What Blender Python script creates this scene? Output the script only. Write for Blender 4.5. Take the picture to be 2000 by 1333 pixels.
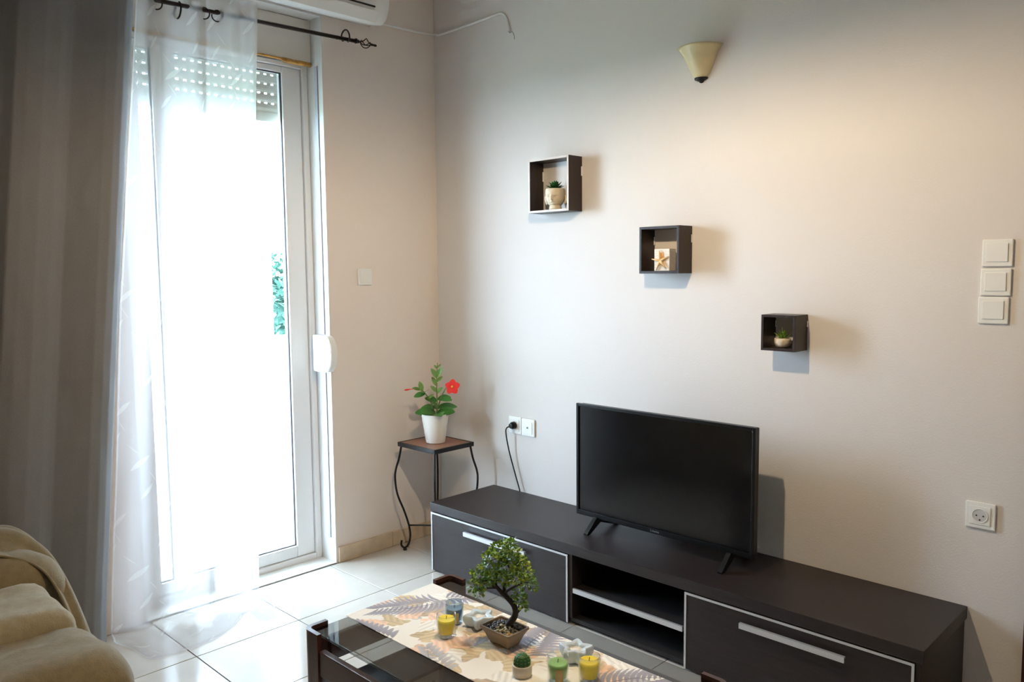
import bpy, bmesh, math, random
import numpy as np
from mathutils import Vector, Matrix, noise

for o in list(bpy.data.objects): bpy.data.objects.remove(o)
scene = bpy.context.scene
COL = scene.collection
random.seed(7)

# ------------------------------------------------------------------ camera
CAMP = Vector((3.2146, -2.738, 1.3927)); YAW, PIT, ROL, FPX = .7738, -.0883, -.0092, 1562.05
F = Vector((-math.sin(YAW)*math.cos(PIT), math.cos(YAW)*math.cos(PIT), math.sin(PIT)))
R0 = Vector((math.cos(YAW), math.sin(YAW), 0)); U0 = R0.cross(F)
R = R0*math.cos(ROL) + U0*math.sin(ROL); U = -R0*math.sin(ROL) + U0*math.cos(ROL)
cd = bpy.data.cameras.new('camera'); cam = bpy.data.objects.new('camera', cd); COL.objects.link(cam)
cd.sensor_width = 36; cd.lens = FPX/2000*36; cd.clip_start = .05; cd.clip_end = 200
M = Matrix((R, U, -F)).transposed().to_4x4(); M.translation = CAMP; cam.matrix_world = M
scene.camera = cam

# ------------------------------------------------------------------ light
w = bpy.data.worlds.new('overcast_sky'); scene.world = w; w.use_nodes = True
bg = w.node_tree.nodes['Background']
bg.inputs[0].default_value = (.60, .785, 1.0, 1); bg.inputs[1].default_value = 47.0
pl = bpy.data.lights.new('door_portal', 'AREA'); pl.shape = 'RECTANGLE'; pl.size = .95; pl.size_y = 2.3
pl.cycles.is_portal = True
po = bpy.data.objects.new('door_portal', pl); COL.objects.link(po)
po.location = (-.32, -1.05, 1.15)
po.matrix_world = Matrix.Translation((-.32, -1.05, 1.15)) @ Matrix(((0,0,-1),(1,0,0),(0,-1,0))).to_4x4()
LAMP = Vector((1.88, -1.3, 2.16)); LAMP_POWER = 60; LAMP_COLOR = (1.0, .78, .50)
scene.view_settings.view_transform = 'Standard'
scene.view_settings.look = 'None'
scene.view_settings.exposure = 0.0
scene.view_settings.gamma = 1.0
scene.view_settings.use_curve_mapping = False

# ------------------------------------------------------------------ materials
def srgb(r, g, b):
    f = lambda c: (c/255/12.92) if c/255 <= .04045 else ((c/255+.055)/1.055)**2.4
    return (f(r), f(g), f(b), 1)
MATS = {}
def mat(name, col, rough=.5, metal=0, spec=.5, noise_scale=None, noise_amt=.15, bump=0, bump_scale=200, sheen=0, trans=0, coat=0, stretch=None):
    if name in MATS: return MATS[name]
    m = bpy.data.materials.new(name); m.use_nodes = True; nt = m.node_tree; b = nt.nodes['Principled BSDF']
    b.inputs['Base Color'].default_value = col; b.inputs['Roughness'].default_value = rough
    b.inputs['Metallic'].default_value = metal; b.inputs['Specular IOR Level'].default_value = spec
    b.inputs['Sheen Weight'].default_value = sheen; b.inputs['Coat Weight'].default_value = coat
    b.inputs['Transmission Weight'].default_value = trans
    if noise_scale or bump:
        tc = nt.nodes.new('ShaderNodeTexCoord'); mp = nt.nodes.new('ShaderNodeMapping')
        nt.links.new(tc.outputs['Object'], mp.inputs[0])
        if stretch: mp.inputs['Scale'].default_value = stretch
    if noise_scale:
        n = nt.nodes.new('ShaderNodeTexNoise'); n.inputs['Scale'].default_value = noise_scale; n.inputs['Detail'].default_value = 5
        nt.links.new(mp.outputs[0], n.inputs['Vector'])
        cr = nt.nodes.new('ShaderNodeValToRGB'); e = cr.color_ramp.elements
        e[0].position = .3; e[1].position = .7
        e[0].color = tuple(c*(1-noise_amt) for c in col[:3])+(1,); e[1].color = tuple(min(1, c*(1+noise_amt)) for c in col[:3])+(1,)
        nt.links.new(n.outputs[0], cr.inputs[0]); nt.links.new(cr.outputs[0], b.inputs['Base Color'])
    if bump:
        n2 = nt.nodes.new('ShaderNodeTexNoise'); n2.inputs['Scale'].default_value = bump_scale; n2.inputs['Detail'].default_value = 3
        nt.links.new(mp.outputs[0], n2.inputs['Vector'])
        bp = nt.nodes.new('ShaderNodeBump'); bp.inputs['Strength'].default_value = bump; bp.inputs['Distance'].default_value = .002
        nt.links.new(n2.outputs[0], bp.inputs['Height']); nt.links.new(bp.outputs[0], b.inputs['Normal'])
    MATS[name] = m; return m

def glass(name, tint, refl_ior=1.5, rough=0.0):
    """thin clear or tinted pane: straight-through transmission with a fresnel reflection"""
    m = bpy.data.materials.new(name); m.use_nodes = True; nt = m.node_tree; nt.nodes.clear()
    out = nt.nodes.new('ShaderNodeOutputMaterial'); t = nt.nodes.new('ShaderNodeBsdfTransparent'); g = nt.nodes.new('ShaderNodeBsdfGlossy')
    t.inputs[0].default_value = tint; g.inputs['Roughness'].default_value = rough
    lw = nt.nodes.new('ShaderNodeLayerWeight'); lw.inputs[0].default_value = .5
    pw = nt.nodes.new('ShaderNodeMath'); pw.operation = 'POWER'; pw.inputs[1].default_value = 4.5; nt.links.new(lw.outputs['Facing'], pw.inputs[0])
    r0 = ((refl_ior-1)/(refl_ior+1))**2
    fr = nt.nodes.new('ShaderNodeMath'); fr.operation = 'MULTIPLY_ADD'; fr.inputs[1].default_value = .9-r0; fr.inputs[2].default_value = r0; nt.links.new(pw.outputs[0], fr.inputs[0])
    mx = nt.nodes.new('ShaderNodeMixShader')
    nt.links.new(fr.outputs[0], mx.inputs[0]); nt.links.new(t.outputs[0], mx.inputs[1]); nt.links.new(g.outputs[0], mx.inputs[2])
    nt.links.new(mx.outputs[0], out.inputs[0]); return m

WALL = mat('wall_paint', srgb(224, 218, 213), .85, spec=.2, noise_scale=2.5, noise_amt=.015, bump=.35, bump_scale=170)
WALLL = mat('left_wall_brightened', srgb(240, 229, 220), .85, spec=.2, noise_scale=2.5, noise_amt=.015, bump=.35, bump_scale=170)  # wall paint copy, lightened to make up for weak light on this wall
CEIL = mat('ceiling_paint', srgb(235, 232, 226), .9, spec=.1, bump=.2, bump_scale=150)
WHITE = mat('white_plastic', srgb(240, 240, 236), .35)
PVC = mat('white_pvc', srgb(247, 249, 251), .3, spec=.5)
PLASTER = mat('white_plaster', srgb(228, 226, 222), .8, spec=.2, bump=.2, bump_scale=120)
BOXW = mat('shutter_box_white', srgb(226, 220, 210), .6, noise_scale=3, noise_amt=.03)
FOAM = mat('foam_filler', srgb(190, 140, 70), .9, noise_scale=30, noise_amt=.4, bump=1, bump_scale=90)
SLAT = mat('shutter_slat', srgb(222, 216, 205), .5)
TILE = mat('floor_tile', srgb(197, 189, 179), .14, spec=.32, noise_scale=7, noise_amt=.06)
GROUT = mat('grout', srgb(70, 66, 62), .9)
SKIRT = mat('skirting_tile', srgb(214, 194, 168), .3, noise_scale=12, noise_amt=.12)
WENGE = mat('wenge_veneer', srgb(43, 36, 36), .38, spec=.36, noise_scale=9, noise_amt=.18, bump=.25, bump_scale=60, stretch=(1.2, 14, 14))
WENGE2 = mat('wenge_shelf_veneer', srgb(46, 35, 31), .4, spec=.4, noise_scale=9, noise_amt=.2, bump=.2, bump_scale=60, stretch=(14, 14, 1.5))
INSIDE = mat('dark_carcass', srgb(26, 22, 22), .6)
ALU = mat('brushed_aluminium', srgb(216, 218, 222), .32, metal=.65)
EDGE = mat('painted_edge_glint', srgb(196, 180, 166), .4)  # beige tone paints the reflected light on the shelf's front edges
BLACKP = mat('black_plastic', srgb(10, 10, 11), .35, spec=.3)
SCREEN = mat('black_screen', srgb(5, 5, 6), .16, spec=.5)
LOGO = mat('silver_lettering', srgb(150, 150, 150), .4, metal=.5)
IRON = mat('wrought_iron', srgb(26, 24, 25), .45, metal=.3)
BRONZE = mat('dark_bronze_rod', srgb(38, 27, 24), .38, metal=.5)
STANDTOP = mat('brown_table_inlay', srgb(138, 92, 70), .35, noise_scale=8, noise_amt=.18, stretch=(2, 12, 2))
GREYC = mat('grey_curtain_cloth', srgb(124, 124, 126), .95, spec=.1, noise_scale=300, noise_amt=.07, bump=.25, bump_scale=500, sheen=.15)
SOFA = mat('tan_chenille', srgb(126, 112, 84), .95, spec=.1, noise_scale=45, noise_amt=.12, bump=.6, bump_scale=260, sheen=.3)
SOFA2 = mat('tan_seat_cloth', srgb(148, 134, 106), .95, spec=.1, noise_scale=45, noise_amt=.12, bump=.6, bump_scale=260, sheen=.3)
DARKBASE = mat('dark_sofa_base', srgb(40, 36, 34), .8)
MAHOG = mat('mahogany_wood', srgb(66, 36, 26), .32, noise_scale=6, noise_amt=.25, stretch=(3, 3, 18), coat=.15)
SHELFW = mat('dark_shelf_wood', srgb(40, 25, 20), .4, noise_scale=6, noise_amt=.2)
TINT = glass('smoked_glass', (.60, .61, .60, 1), 1.5)
PANE = glass('door_pane_glass', (.97, .98, .98, 1), 1.35)
CLEAR = glass('clear_candle_glass', (.95, .97, .97, 1), 1.45)
BLUEGL = glass('pale_blue_candle_glass', (.72, .80, .86, 1), 1.45)
YWAX = mat('yellow_wax', srgb(246, 222, 72), .5, spec=.3)
GWAX = mat('green_wax', srgb(150, 196, 120), .5, spec=.3)
BWAX = mat('grey_blue_wax', srgb(170, 186, 198), .5)
LABELM = mat('kraft_label', srgb(186, 164, 112), .8, noise_scale=60, noise_amt=.15)
STAR = mat('glazed_pale_blue_ceramic', srgb(206, 220, 232), .25)
CREAMPOT = mat('white_ceramic', srgb(238, 234, 224), .35)
SOIL = mat('dark_soil', srgb(48, 36, 26), .95, noise_scale=80, noise_amt=.4, bump=1, bump_scale=120)
LEAFM = mat('green_leaf', srgb(62, 118, 48), .4, noise_scale=20, noise_amt=.22)
LEAFY = mat('young_leaf', srgb(112, 152, 74), .4, noise_scale=20, noise_amt=.2)
STEMM = mat('green_stem', srgb(110, 128, 62), .6)
REDF = mat('red_petal', srgb(226, 34, 26), .5)
YELF = mat('orange_throat', srgb(240, 150, 50), .5)
BPOT = mat('brown_clay', srgb(140, 120, 98), .55, noise_scale=20, noise_amt=.06)
PEB = mat('dark_pebble', srgb(84, 68, 58), .5, noise_scale=90, noise_amt=.4)
PEBL = mat('light_pebble', srgb(206, 178, 124), .5, noise_scale=70, noise_amt=.2)
BARK = mat('dark_bark', srgb(44, 33, 28), .8, noise_scale=60, noise_amt=.3, bump=.8, bump_scale=150)
BLEAF = mat('bonsai_leaf', srgb(108, 146, 54), .4, noise_scale=35, noise_amt=.35)
BLEAF2 = mat('bonsai_young_leaf', srgb(166, 182, 52), .4, noise_scale=35, noise_amt=.25)
CACT = mat('cactus_green', srgb(40, 92, 36), .5, noise_scale=60, noise_amt=.2)
SPINE = mat('pale_spine', srgb(170, 186, 130), .7)
STONEW = mat('cream_cement', srgb(222, 208, 184), .75, noise_scale=40, noise_amt=.06, bump=.3, bump_scale=150)
SUCC = mat('succulent_green', srgb(30, 82, 36), .45, noise_scale=40, noise_amt=.2)
SUCC2 = mat('light_succulent_green', srgb(120, 160, 60), .45, noise_scale=40, noise_amt=.2)
WASH = mat('whitewashed_wood', srgb(226, 216, 202), .7, noise_scale=30, noise_amt=.12, stretch=(1, 1, 6))
STARF = mat('tan_starfish', srgb(232, 194, 138), .8, noise_scale=120, noise_amt=.15, bump=.6, bump_scale=300)
CANDT = mat('tan_candle_wax', srgb(224, 176, 122), .6)
ALAB = mat('alabaster_glass', srgb(216, 200, 156), .35, noise_scale=14, noise_amt=.12)
DOORW = mat('dark_red_wood', srgb(62, 26, 22), .4, noise_scale=6, noise_amt=.2, stretch=(8, 8, 1))
RUBBER = mat('black_gasket', srgb(60, 52, 54), .7)
METALD = mat('pendant_metal', srgb(60, 54, 50), .4, metal=.6)
SHADEIN = mat('pendant_inner_white', srgb(225, 220, 205), .8)
STUCCO = mat('white_stucco', srgb(238, 238, 236), .85, bump=.2, bump_scale=100)
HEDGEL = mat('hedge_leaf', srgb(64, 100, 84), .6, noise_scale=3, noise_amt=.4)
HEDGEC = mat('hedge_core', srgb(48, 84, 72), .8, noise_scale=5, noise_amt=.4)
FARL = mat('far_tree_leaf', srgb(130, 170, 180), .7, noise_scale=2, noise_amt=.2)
PATT = None

# ------------------------------------------------------------------ mesh helpers
def link(name, me, m, parent=None, smooth=False):
    o = bpy.data.objects.new(name, me); COL.objects.link(o)
    if m is not None:
        for mm in (m if isinstance(m, (list, tuple)) else [m]): me.materials.append(mm)
    if smooth:
        for p in me.polygons: p.use_smooth = True
    if parent is not None:
        o.parent = parent; o.location = -world_loc(parent)
    return o
def world_loc(o):
    v = Vector(o.location)
    while o.parent: o = o.parent; v += Vector(o.location)
    return v
def fin(name, bm, m, parent=None, smooth=False):
    me = bpy.data.meshes.new(name); bm.normal_update(); bm.to_mesh(me); bm.free()
    return link(name, me, m, parent, smooth)
def thing(name, loc, label, cat, group=None):
    o = bpy.data.objects.new(name, None); COL.objects.link(o); o.location = loc; o.empty_display_size = .05
    tag(o, label, cat, group); return o
def tag(o, label=None, cat=None, group=None, kind=None):
    if label: o['label'] = label
    if cat: o['category'] = cat
    if group: o['group'] = group
    if kind: o['kind'] = kind
    return o
def box(bm, x0, x1, y0, y1, z0, z1, bev=0, seg=2, mi=0):
    vs = [bm.verts.new((x, y, z)) for x in (x0, x1) for y in (y0, y1) for z in (z0, z1)]
    q = [(0,1,3,2),(4,6,7,5),(0,4,5,1),(2,3,7,6),(0,2,6,4),(1,5,7,3)]
    fs = [bm.faces.new([vs[i] for i in f]) for f in q]
    for f in fs: f.material_index = mi
    if bev:
        es = list({e for f in fs for e in f.edges})
        bmesh.ops.bevel(bm, geom=es, offset=bev, segments=seg, affect='EDGES', profile=.6)
    return fs
def rbox(name, x0, x1, y0, y1, z0, z1, m, parent=None, bev=.002, seg=2, smooth=False):
    bm = bmesh.new(); box(bm, min(x0,x1), max(x0,x1), min(y0,y1), max(y0,y1), min(z0,z1), max(z0,z1), bev, seg)
    bmesh.ops.recalc_face_normals(bm, faces=bm.faces)
    return fin(name, bm, m, parent, smooth)
def catmull(pts, n=8):
    P = [Vector(p) for p in pts]; out = []
    for i in range(len(P)-1):
        a = P[max(i-1,0)]; b = P[i]; c = P[i+1]; d = P[min(i+2,len(P)-1)]
        for k in range(n):
            t = k/n
            out.append(.5*((2*b)+(c-a)*t+(2*a-5*b+4*c-d)*t*t+(3*b-a-3*c+d)*t**3))
    out.append(P[-1]); return out
def tube(bm, pts, rad, n=8, cap=True, mi=0):
    P = [Vector(p) for p in pts]; rr = rad if isinstance(rad, (list, tuple)) else [rad]*len(P)
    if len(rr) != len(P): rr = list(np.interp(np.linspace(0,1,len(P)), np.linspace(0,1,len(rr)), rr))
    t0 = (P[1]-P[0]).normalized(); nrm = t0.orthogonal().normalized(); rings = []
    for i, p in enumerate(P):
        t = (P[min(i+1,len(P)-1)]-P[max(i-1,0)])
        t = t.normalized() if t.length > 1e-9 else t0
        nrm = (nrm - t*nrm.dot(t))
        nrm = nrm.normalized() if nrm.length > 1e-6 else t.orthogonal().normalized()
        b = t.cross(nrm)
        rings.append([bm.verts.new(p+(nrm*math.cos(2*math.pi*k/n)+b*math.sin(2*math.pi*k/n))*rr[i]) for k in range(n)])
    for a, b in zip(rings, rings[1:]):
        for k in range(n):
            f = bm.faces.new((a[k], a[(k+1)%n], b[(k+1)%n], b[k])); f.material_index = mi
    if cap:
        f = bm.faces.new(rings[0][::-1]); f.material_index = mi
        f = bm.faces.new(rings[-1]); f.material_index = mi
def lathe(bm, prof, c=(0,0,0), n=32, a0=0, a1=2*math.pi, fn=None, axis='z', mi=0):
    full = abs(a1-a0-2*math.pi) < 1e-6; k = n if full else n+1; rings = []
    c = Vector(c)
    for (r, z) in prof:
        ring = []
        for i in range(k):
            a = a0+(a1-a0)*i/n; rr = r*(fn(a, z) if fn else 1)
            ring.append(bm.verts.new(c+Vector((rr*math.cos(a), rr*math.sin(a), z))))
        rings.append(ring)
    for a, b in zip(rings, rings[1:]):
        for i in range(n if full else n):
            j = (i+1) % k
            f = bm.faces.new((a[i], a[j], b[j], b[i])); f.material_index = mi
    bmesh.ops.remove_doubles(bm, verts=[v for r in rings for v in r], dist=1e-6)
def prism(bm, poly, axis, a0, a1, bev=0):
    """extrude a 2-D polygon along an axis"""
    def P(p, a):
        return {'x': (a, p[0], p[1]), 'y': (p[0], a, p[1]), 'z': (p[0], p[1], a)}[axis]
    v0 = [bm.verts.new(P(p, a0)) for p in poly]; v1 = [bm.verts.new(P(p, a1)) for p in poly]; n = len(poly)
    fs = [bm.faces.new(v0), bm.faces.new(v1[::-1])]
    for i in range(n): fs.append(bm.faces.new((v0[i], v1[i], v1[(i+1)%n], v0[(i+1)%n])))
    bmesh.ops.recalc_face_normals(bm, faces=fs)
    if bev: bmesh.ops.bevel(bm, geom=list({e for f in fs for e in f.edges}), offset=bev, segments=2, affect='EDGES')
def grid(bm, nu, nv, fn, mi=0):
    vs = [[bm.verts.new(fn(i/nu, j/nv)) for j in range(nv+1)] for i in range(nu+1)]
    for i in range(nu):
        for j in range(nv):
            f = bm.faces.new((vs[i][j], vs[i+1][j], vs[i+1][j+1], vs[i][j+1])); f.material_index = mi; f.smooth = True
    return vs
def ellips(bm, c, r, nu=10, nv=8, rot=None):
    geo = bmesh.ops.create_uvsphere(bm, u_segments=nu, v_segments=nv, radius=1)
    m = Matrix.Translation(c) @ (rot.to_4x4() if rot else Matrix.Identity(4)) @ Matrix.Diagonal((*r, 1))
    bmesh.ops.transform(bm, matrix=m, verts=geo['verts'])
def leaf(bm, base, d, up, L, W, bend=.15, n=5, mi=0, fold=.18):
    """one blade with thickness-free curved surface; two halves folded on the midrib"""
    d = Vector(d).normalized(); side = d.cross(Vector(up))
    side = side.normalized() if side.length > 1e-5 else d.orthogonal().normalized()
    nn = side.cross(d).normalized(); base = Vector(base); rows = []
    for i in range(n+1):
        t = i/n; wd = W*math.sin(math.pi*min(1, t*.93+.035))**.75
        p = base + d*(L*t) - nn*(bend*L*t*t)
        rows.append((bm.verts.new(p-side*wd*.5+nn*fold*wd*.5), bm.verts.new(p), bm.verts.new(p+side*wd*.5+nn*fold*wd*.5)))
    for a, b in zip(rows, rows[1:]):
        for k in (0, 1):
            f = bm.faces.new((a[k], a[k+1], b[k+1], b[k])); f.material_index = mi; f.smooth = True

# ------------------------------------------------------------------ the room
RX, RY, RZ = 4.7, -4.7, 2.92
P0, X0, Y0 = .419, .427, -.706
fl = rbox('floor', -.2, RX+.1, RY-.1, .1, -.1, -.0025, GROUT, None, 0); tag(fl, kind='structure')
bm = bmesh.new(); g = .0016; box(bm, g, P0-g, g, P0-g, -.0025, 0, .0009, 1)
bmesh.ops.recalc_face_normals(bm, faces=bm.faces)
tme = bpy.data.meshes.new('tile'); bm.to_mesh(tme); bm.free(); tme.materials.append(TILE)
for i in range(-1, 10):
    for j in range(-9, 2):
        t = bpy.data.objects.new('tile', tme); COL.objects.link(t); t.parent = fl
        t.location = (X0+i*P0, Y0+j*P0, 0)
def wall(name, boxes, m=WALL):
    bm = bmesh.new()
    for b in boxes: box(bm, *b)
    bmesh.ops.recalc_face_normals(bm, faces=bm.faces)
    return tag(fin(name, bm, m), kind='structure')
OY0, OY1, OZ = -1.56, -.663, 2.547       # balcony door opening in the left wall
wall('wall_back', [(-.3, RX+.1, 0, .12, -.1, RZ+.1)])
wall('wall_left', [(-.245, 0, OY1, 0, -.1, RZ+.1), (-.245, 0, RY-.1, OY0, -.1, RZ+.1), (-.245, 0, OY0, OY1, OZ, RZ+.1)], WALLL)
wall('wall_right', [(RX, RX+.12, RY-.1, 0, -.1, RZ+.1)])
wall('wall_front', [(0, RX, RY-.12, RY, -.1, RZ+.1)])
wall('ceiling', [(-.3, RX+.1, RY-.1, .12, RZ, RZ+.12)], CEIL)
# white plastered reveal lining
rv = bmesh.new()
box(rv, -.245, .001, OY1-.004, OY1+.0, .0, OZ); box(rv, -.245, .001, OY0, OY0+.004, 0, OZ); box(rv, -.245, .001, OY0, OY1, OZ-.004, OZ)
tag(fin('trim_1', rv, PLASTER), 'white plastered reveal around the balcony door', kind='structure')
# skirting
def skirting(name, segs, along):
    root = bpy.data.objects.new(name, None); COL.objects.link(root); tag(root, kind='structure')
    for a, b in segs:
        if along == 'y': rbox('skirting_tile', .001, .011, a, b, .0005, .075, SKIRT, root, .0015)
        else: rbox('skirting_tile', a, b, -.011, -.001, .0005, .075, SKIRT, root, .0015)
skirting('baseboard_left', [(-.655, -.34), (-.337, -.012)], 'y')
skirting('baseboard_back', [(.012, .4)]+[(2.56, 2.68)], 'x')
# brown door casing at the right end of the TV wall
dc = bpy.data.objects.new('door_2', None); COL.objects.link(dc); tag(dc, 'dark red-brown wooden room door at the right picture edge', kind='structure')
rbox('casing', 2.692, 2.77, -.03, -.001, .001, 2.1, DOORW, dc, .004)
rbox('casing', 3.57, 3.648, -.03, -.001, .001, 2.1, DOORW, dc, .004)
rbox('casing', 2.692, 3.648, -.03, -.001, 2.101, 2.18, DOORW, dc, .004)
rbox('door_panel', 2.772, 3.568, -.02, -.001, .005, 2.098, DOORW, dc, .003)

# ---- balcony door (frame, two glazed leaves, roller shutter)
FX = -.12
dr = bpy.data.objects.new('door_1', None); COL.objects.link(dr); tag(dr, 'white glazed balcony door with roller shutter partly lowered', kind='structure')
FT = 2.347
rbox('door_frame', FX-.07, FX, -.698, OY1-.005, .001, FT, PVC, dr, .004)
rbox('door_frame', FX-.07, FX, OY0+.005, -1.47, .001, FT, PVC, dr, .004)
rbox('door_frame', FX-.07, FX, -1.469, -.699, 2.326, FT, PVC, dr, .004)
rbox('door_sill', FX+.0005, -.0005, OY0+.005, OY1-.005, -.002, .004, mat('white_marble', srgb(232, 230, 226), .2, noise_scale=6, noise_amt=.03), dr, .001)
rbox('threshold', FX-.07, FX, -1.469, -.699, .001, .03, PVC, dr, .004)
def sash(y0, y1, wl, wr, z0=.032, z1=2.325):
    s = FX-.012
    rbox('sash_stile', s-.05, s, y0, y0+wl, z0, z1, PVC, dr, .006)
    rbox('sash_stile', s-.05, s, y1-wr, y1, z0, z1, PVC, dr, .006)
    rbox('sash_rail', s-.05, s, y0+wl+.0005, y1-wr-.0005, z1-.026, z1, PVC, dr, .006)
    rbox('sash_rail', s-.05, s, y0+wl+.0005, y1-wr-.0005, z0, z0+.055, PVC, dr, .006)
    a, b, c, d = y0+wl, y1-wr, z0+.055, z1-.026
    rbox('pane', s-.028, s-.024, a, b, c, d, PANE, dr, 0)
    gk = bmesh.new(); q = .004
    box(gk, s-.022, s-.012, a, a+q, c, d); box(gk, s-.022, s-.012, b-q, b, c, d)
    box(gk, s-.022, s-.012, a+q, b-q, c, c+q); box(gk, s-.022, s-.012, a+q, b-q, d-q, d)
    fin('gasket', gk, RUBBER, dr)
sash(-1.468, -1.338, .03, .042)
sash(-1.337, -.70, .043, .094)
# shutter box over the door, foam-filled joint, slats and end bar
rbox('shutter_box', -.243, -.085, OY0+.006, OY1-.006, FT+.004, OZ-.006, BOXW, dr, .004)
fj = bmesh.new()
fp = [(-.083, OY0+.012+(OY1-OY0-.024)*i/40, FT-.001+.002*noise.noise((i*.7, 0, 3))-(.004 if i > 33 else 0)) for i in range(41)]
tube(fj, fp, [.005+.0015*noise.noise((i*.9, 5, 1))+(.006 if i > 33 else 0) for i in range(41)], 8)
fin('foam_joint', fj, FOAM, dr, True)
SX, PZ = -.215, .043
zb = 2.083
rbox('shutter_end_bar', SX-.008, SX+.008, OY0+.02, OY1-.02, zb, zb+.046, SLAT, dr, .004)
for k in range(6):
    z = zb+.0465+k*PZ
    bm = bmesh.new()
    prof = [(SX+.001, z), (SX+.006, z+.008), (SX+.007, z+.018), (SX+.005, z+.031), (SX+.001, z+.037), (SX-.004, z+.031), (SX-.005, z+.008)]
    prism(bm, prof, 'y', OY0+.02, OY1-.02)
    y = OY0+.02
    while y < OY1-.03:                       # bridges between the light slots
        box(bm, SX-.002, SX+.001, y, y+.0205, z+.036, z+PZ+.001); y += .034
    fin('shutter_slat', bm, SLAT, dr)
rbox('shutter_guide', SX-.014, SX+.014, -.72, OY1-.005, .001, FT, PVC, dr, .002)
rbox('shutter_guide', SX-.014, SX+.014, OY0+.005, OY0+.045, .001, FT, PVC, dr, .002)
bm = bmesh.new(); ellips(bm, (SX+.012, -.93, zb+.03), (.006, .006, .006)); fin('stop_plug', bm, RUBBER, dr, True)

# ---- balcony outside
bf = rbox('balcony_floor', -1.45, -.247, -4, 2.5, -.15, -.02, STUCCO, None, 0); tag(bf, kind='structure')
wall('balcony_sky_blocker', [(-1.75, -.247, -4, 2.5, 2.6, 2.75)], STUCCO)  # unseen slab, added to keep high sky light off the floor
bw = wall('balcony_wall', [(-1.45, -1.3, -4, 2.5, -.02, .99), (-1.45, -1.25, -.62, -.258, .99, 2.0)], STUCCO)
gr_ = rbox('garden_ground', -40, -1.6, -30, 30, -3.2, -3.0, mat('garden_soil_green', srgb(96, 120, 80), .9), None, 0); tag(gr_, kind='structure')
def tree(name, c, r, seed, n, label, lm, trunk_h, ls=.16):
    rnd = random.Random(seed); t = thing(name, (c[0], c[1], -3.0), label, 'tree')
    bm = bmesh.new()
    for _ in range(n):
        v = Vector((rnd.gauss(0,1), rnd.gauss(0,1), rnd.gauss(0,1))).normalized()*(.72+.33*rnd.random())
        p = Vector(c)+Vector((v.x*r[0], v.y*r[1], v.z*r[2]))
        leaf(bm, p, (rnd.uniform(-1,1), rnd.uniform(-1,1), rnd.uniform(-.6,.8)), (0,0,1), ls*rnd.uniform(.7,1.3), ls*.6, n=2)
    fo = fin('foliage', bm, lm, t); fo['kind'] = 'stuff'
    bm = bmesh.new(); geo = bmesh.ops.create_icosphere(bm, subdivisions=3, radius=1)
    for v in geo['verts']:
        q = v.co*(.78+.1*noise.noise(v.co*3)); v.co = Vector(c)+Vector((q.x*r[0], q.y*r[1], q.z*r[2]))
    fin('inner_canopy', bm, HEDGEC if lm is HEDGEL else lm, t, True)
    bm = bmesh.new(); tube(bm, [(c[0], c[1], -3.0), (c[0]+.05, c[1], c[2])], [.16, .08], 8); fin('trunk', bm, BARK, t)
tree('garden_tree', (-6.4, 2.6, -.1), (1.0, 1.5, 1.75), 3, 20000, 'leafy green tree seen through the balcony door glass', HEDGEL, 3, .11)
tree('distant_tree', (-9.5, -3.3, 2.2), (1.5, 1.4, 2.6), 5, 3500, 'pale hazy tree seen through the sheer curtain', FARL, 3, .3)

# ------------------------------------------------------------------ TV unit
UX0, UX1, UD, UZ = .405, 2.535, .416, .326
u = thing('tv_unit', (1.47, -.208, 0), 'long low dark wenge TV unit with drop-down doors along the wall', 'tv stand')
rbox('top_panel', UX0, UX1, -UD, -.002, UZ-.04, UZ, WENGE, u, .002)
bz, tz = .012, UZ-.0405
rbox('plinth', UX0+.03, UX1-.03, -UD+.035, -.03, .0005, bz-.0005, INSIDE, u, 0)
rbox('side_panel', UX0+.006, UX0+.022, -UD+.02, -.004, bz, tz, WENGE, u, .001)
rbox('side_panel', UX1-.022, UX1-.006, -UD+.003, -.004, bz, tz, WENGE, u, .001)
rbox('divider', 1.242, 1.258, -UD+.004, -.022, bz+.0165, tz, WENGE, u, .001)
rbox('divider', 1.756, 1.768, -UD+.02, -.022, bz+.0165, tz, WENGE, u, .001)
rbox('bottom_panel', UX0+.0225, UX1-.0225, -UD+.012, -.022, bz, bz+.016, INSIDE, u, .001)
rbox('back_panel', UX0+.0225, UX1-.0225, -.021, -.004, bz, tz, INSIDE, u, 0)
sh = rbox('shelf', 1.2585, 1.7555, -UD+.016, -.023, .133, .149, INSIDE, u, .001)
rbox('front_trim', 1.2585, 1.7555, -UD+.006, -UD+.0155, .131, .150, ALU, sh, .001)
def flap(x0, x1, hx0, hx1):
    d = rbox('door', x0, x1, -UD-.001, -UD+.017, bz-.004, tz-.003, WENGE, u, .001)
    b = bmesh.new(); q, y0, y1 = .0075, -UD-.0035, -UD-.0012; z0, z1 = bz-.004, tz-.003
    box(b, x0, x0+q, y0, y1, z0, z1); box(b, x1-q, x1, y0, y1, z0, z1)
    box(b, x0+q, x1-q, y0, y1, z1-q, z1)
    fin('edge_trim', b, ALU, d)
    b = bmesh.new(); hz = .236
    prism(b, [(-UD-.0235, hz-.009), (-UD-.0165, hz-.009), (-UD-.0165, hz+.002), (-UD-.0125, hz+.002), (-UD-.0125, hz+.009), (-UD-.0235, hz+.009)], 'x', hx0, hx1)
    h = fin('handle', b, ALU, d)
    for hx in (hx0+.03, hx1-.03):
        b = bmesh.new(); box(b, hx-.005, hx+.005, -UD-.0164, -UD-.0015, hz-.005, hz+.0015); fin('handle_post', b, IRON, d)
flap(UX0+.009, 1.2405, .655, 1.025)
flap(1.7685, UX1-.0225, 1.985, 2.325)

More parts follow.
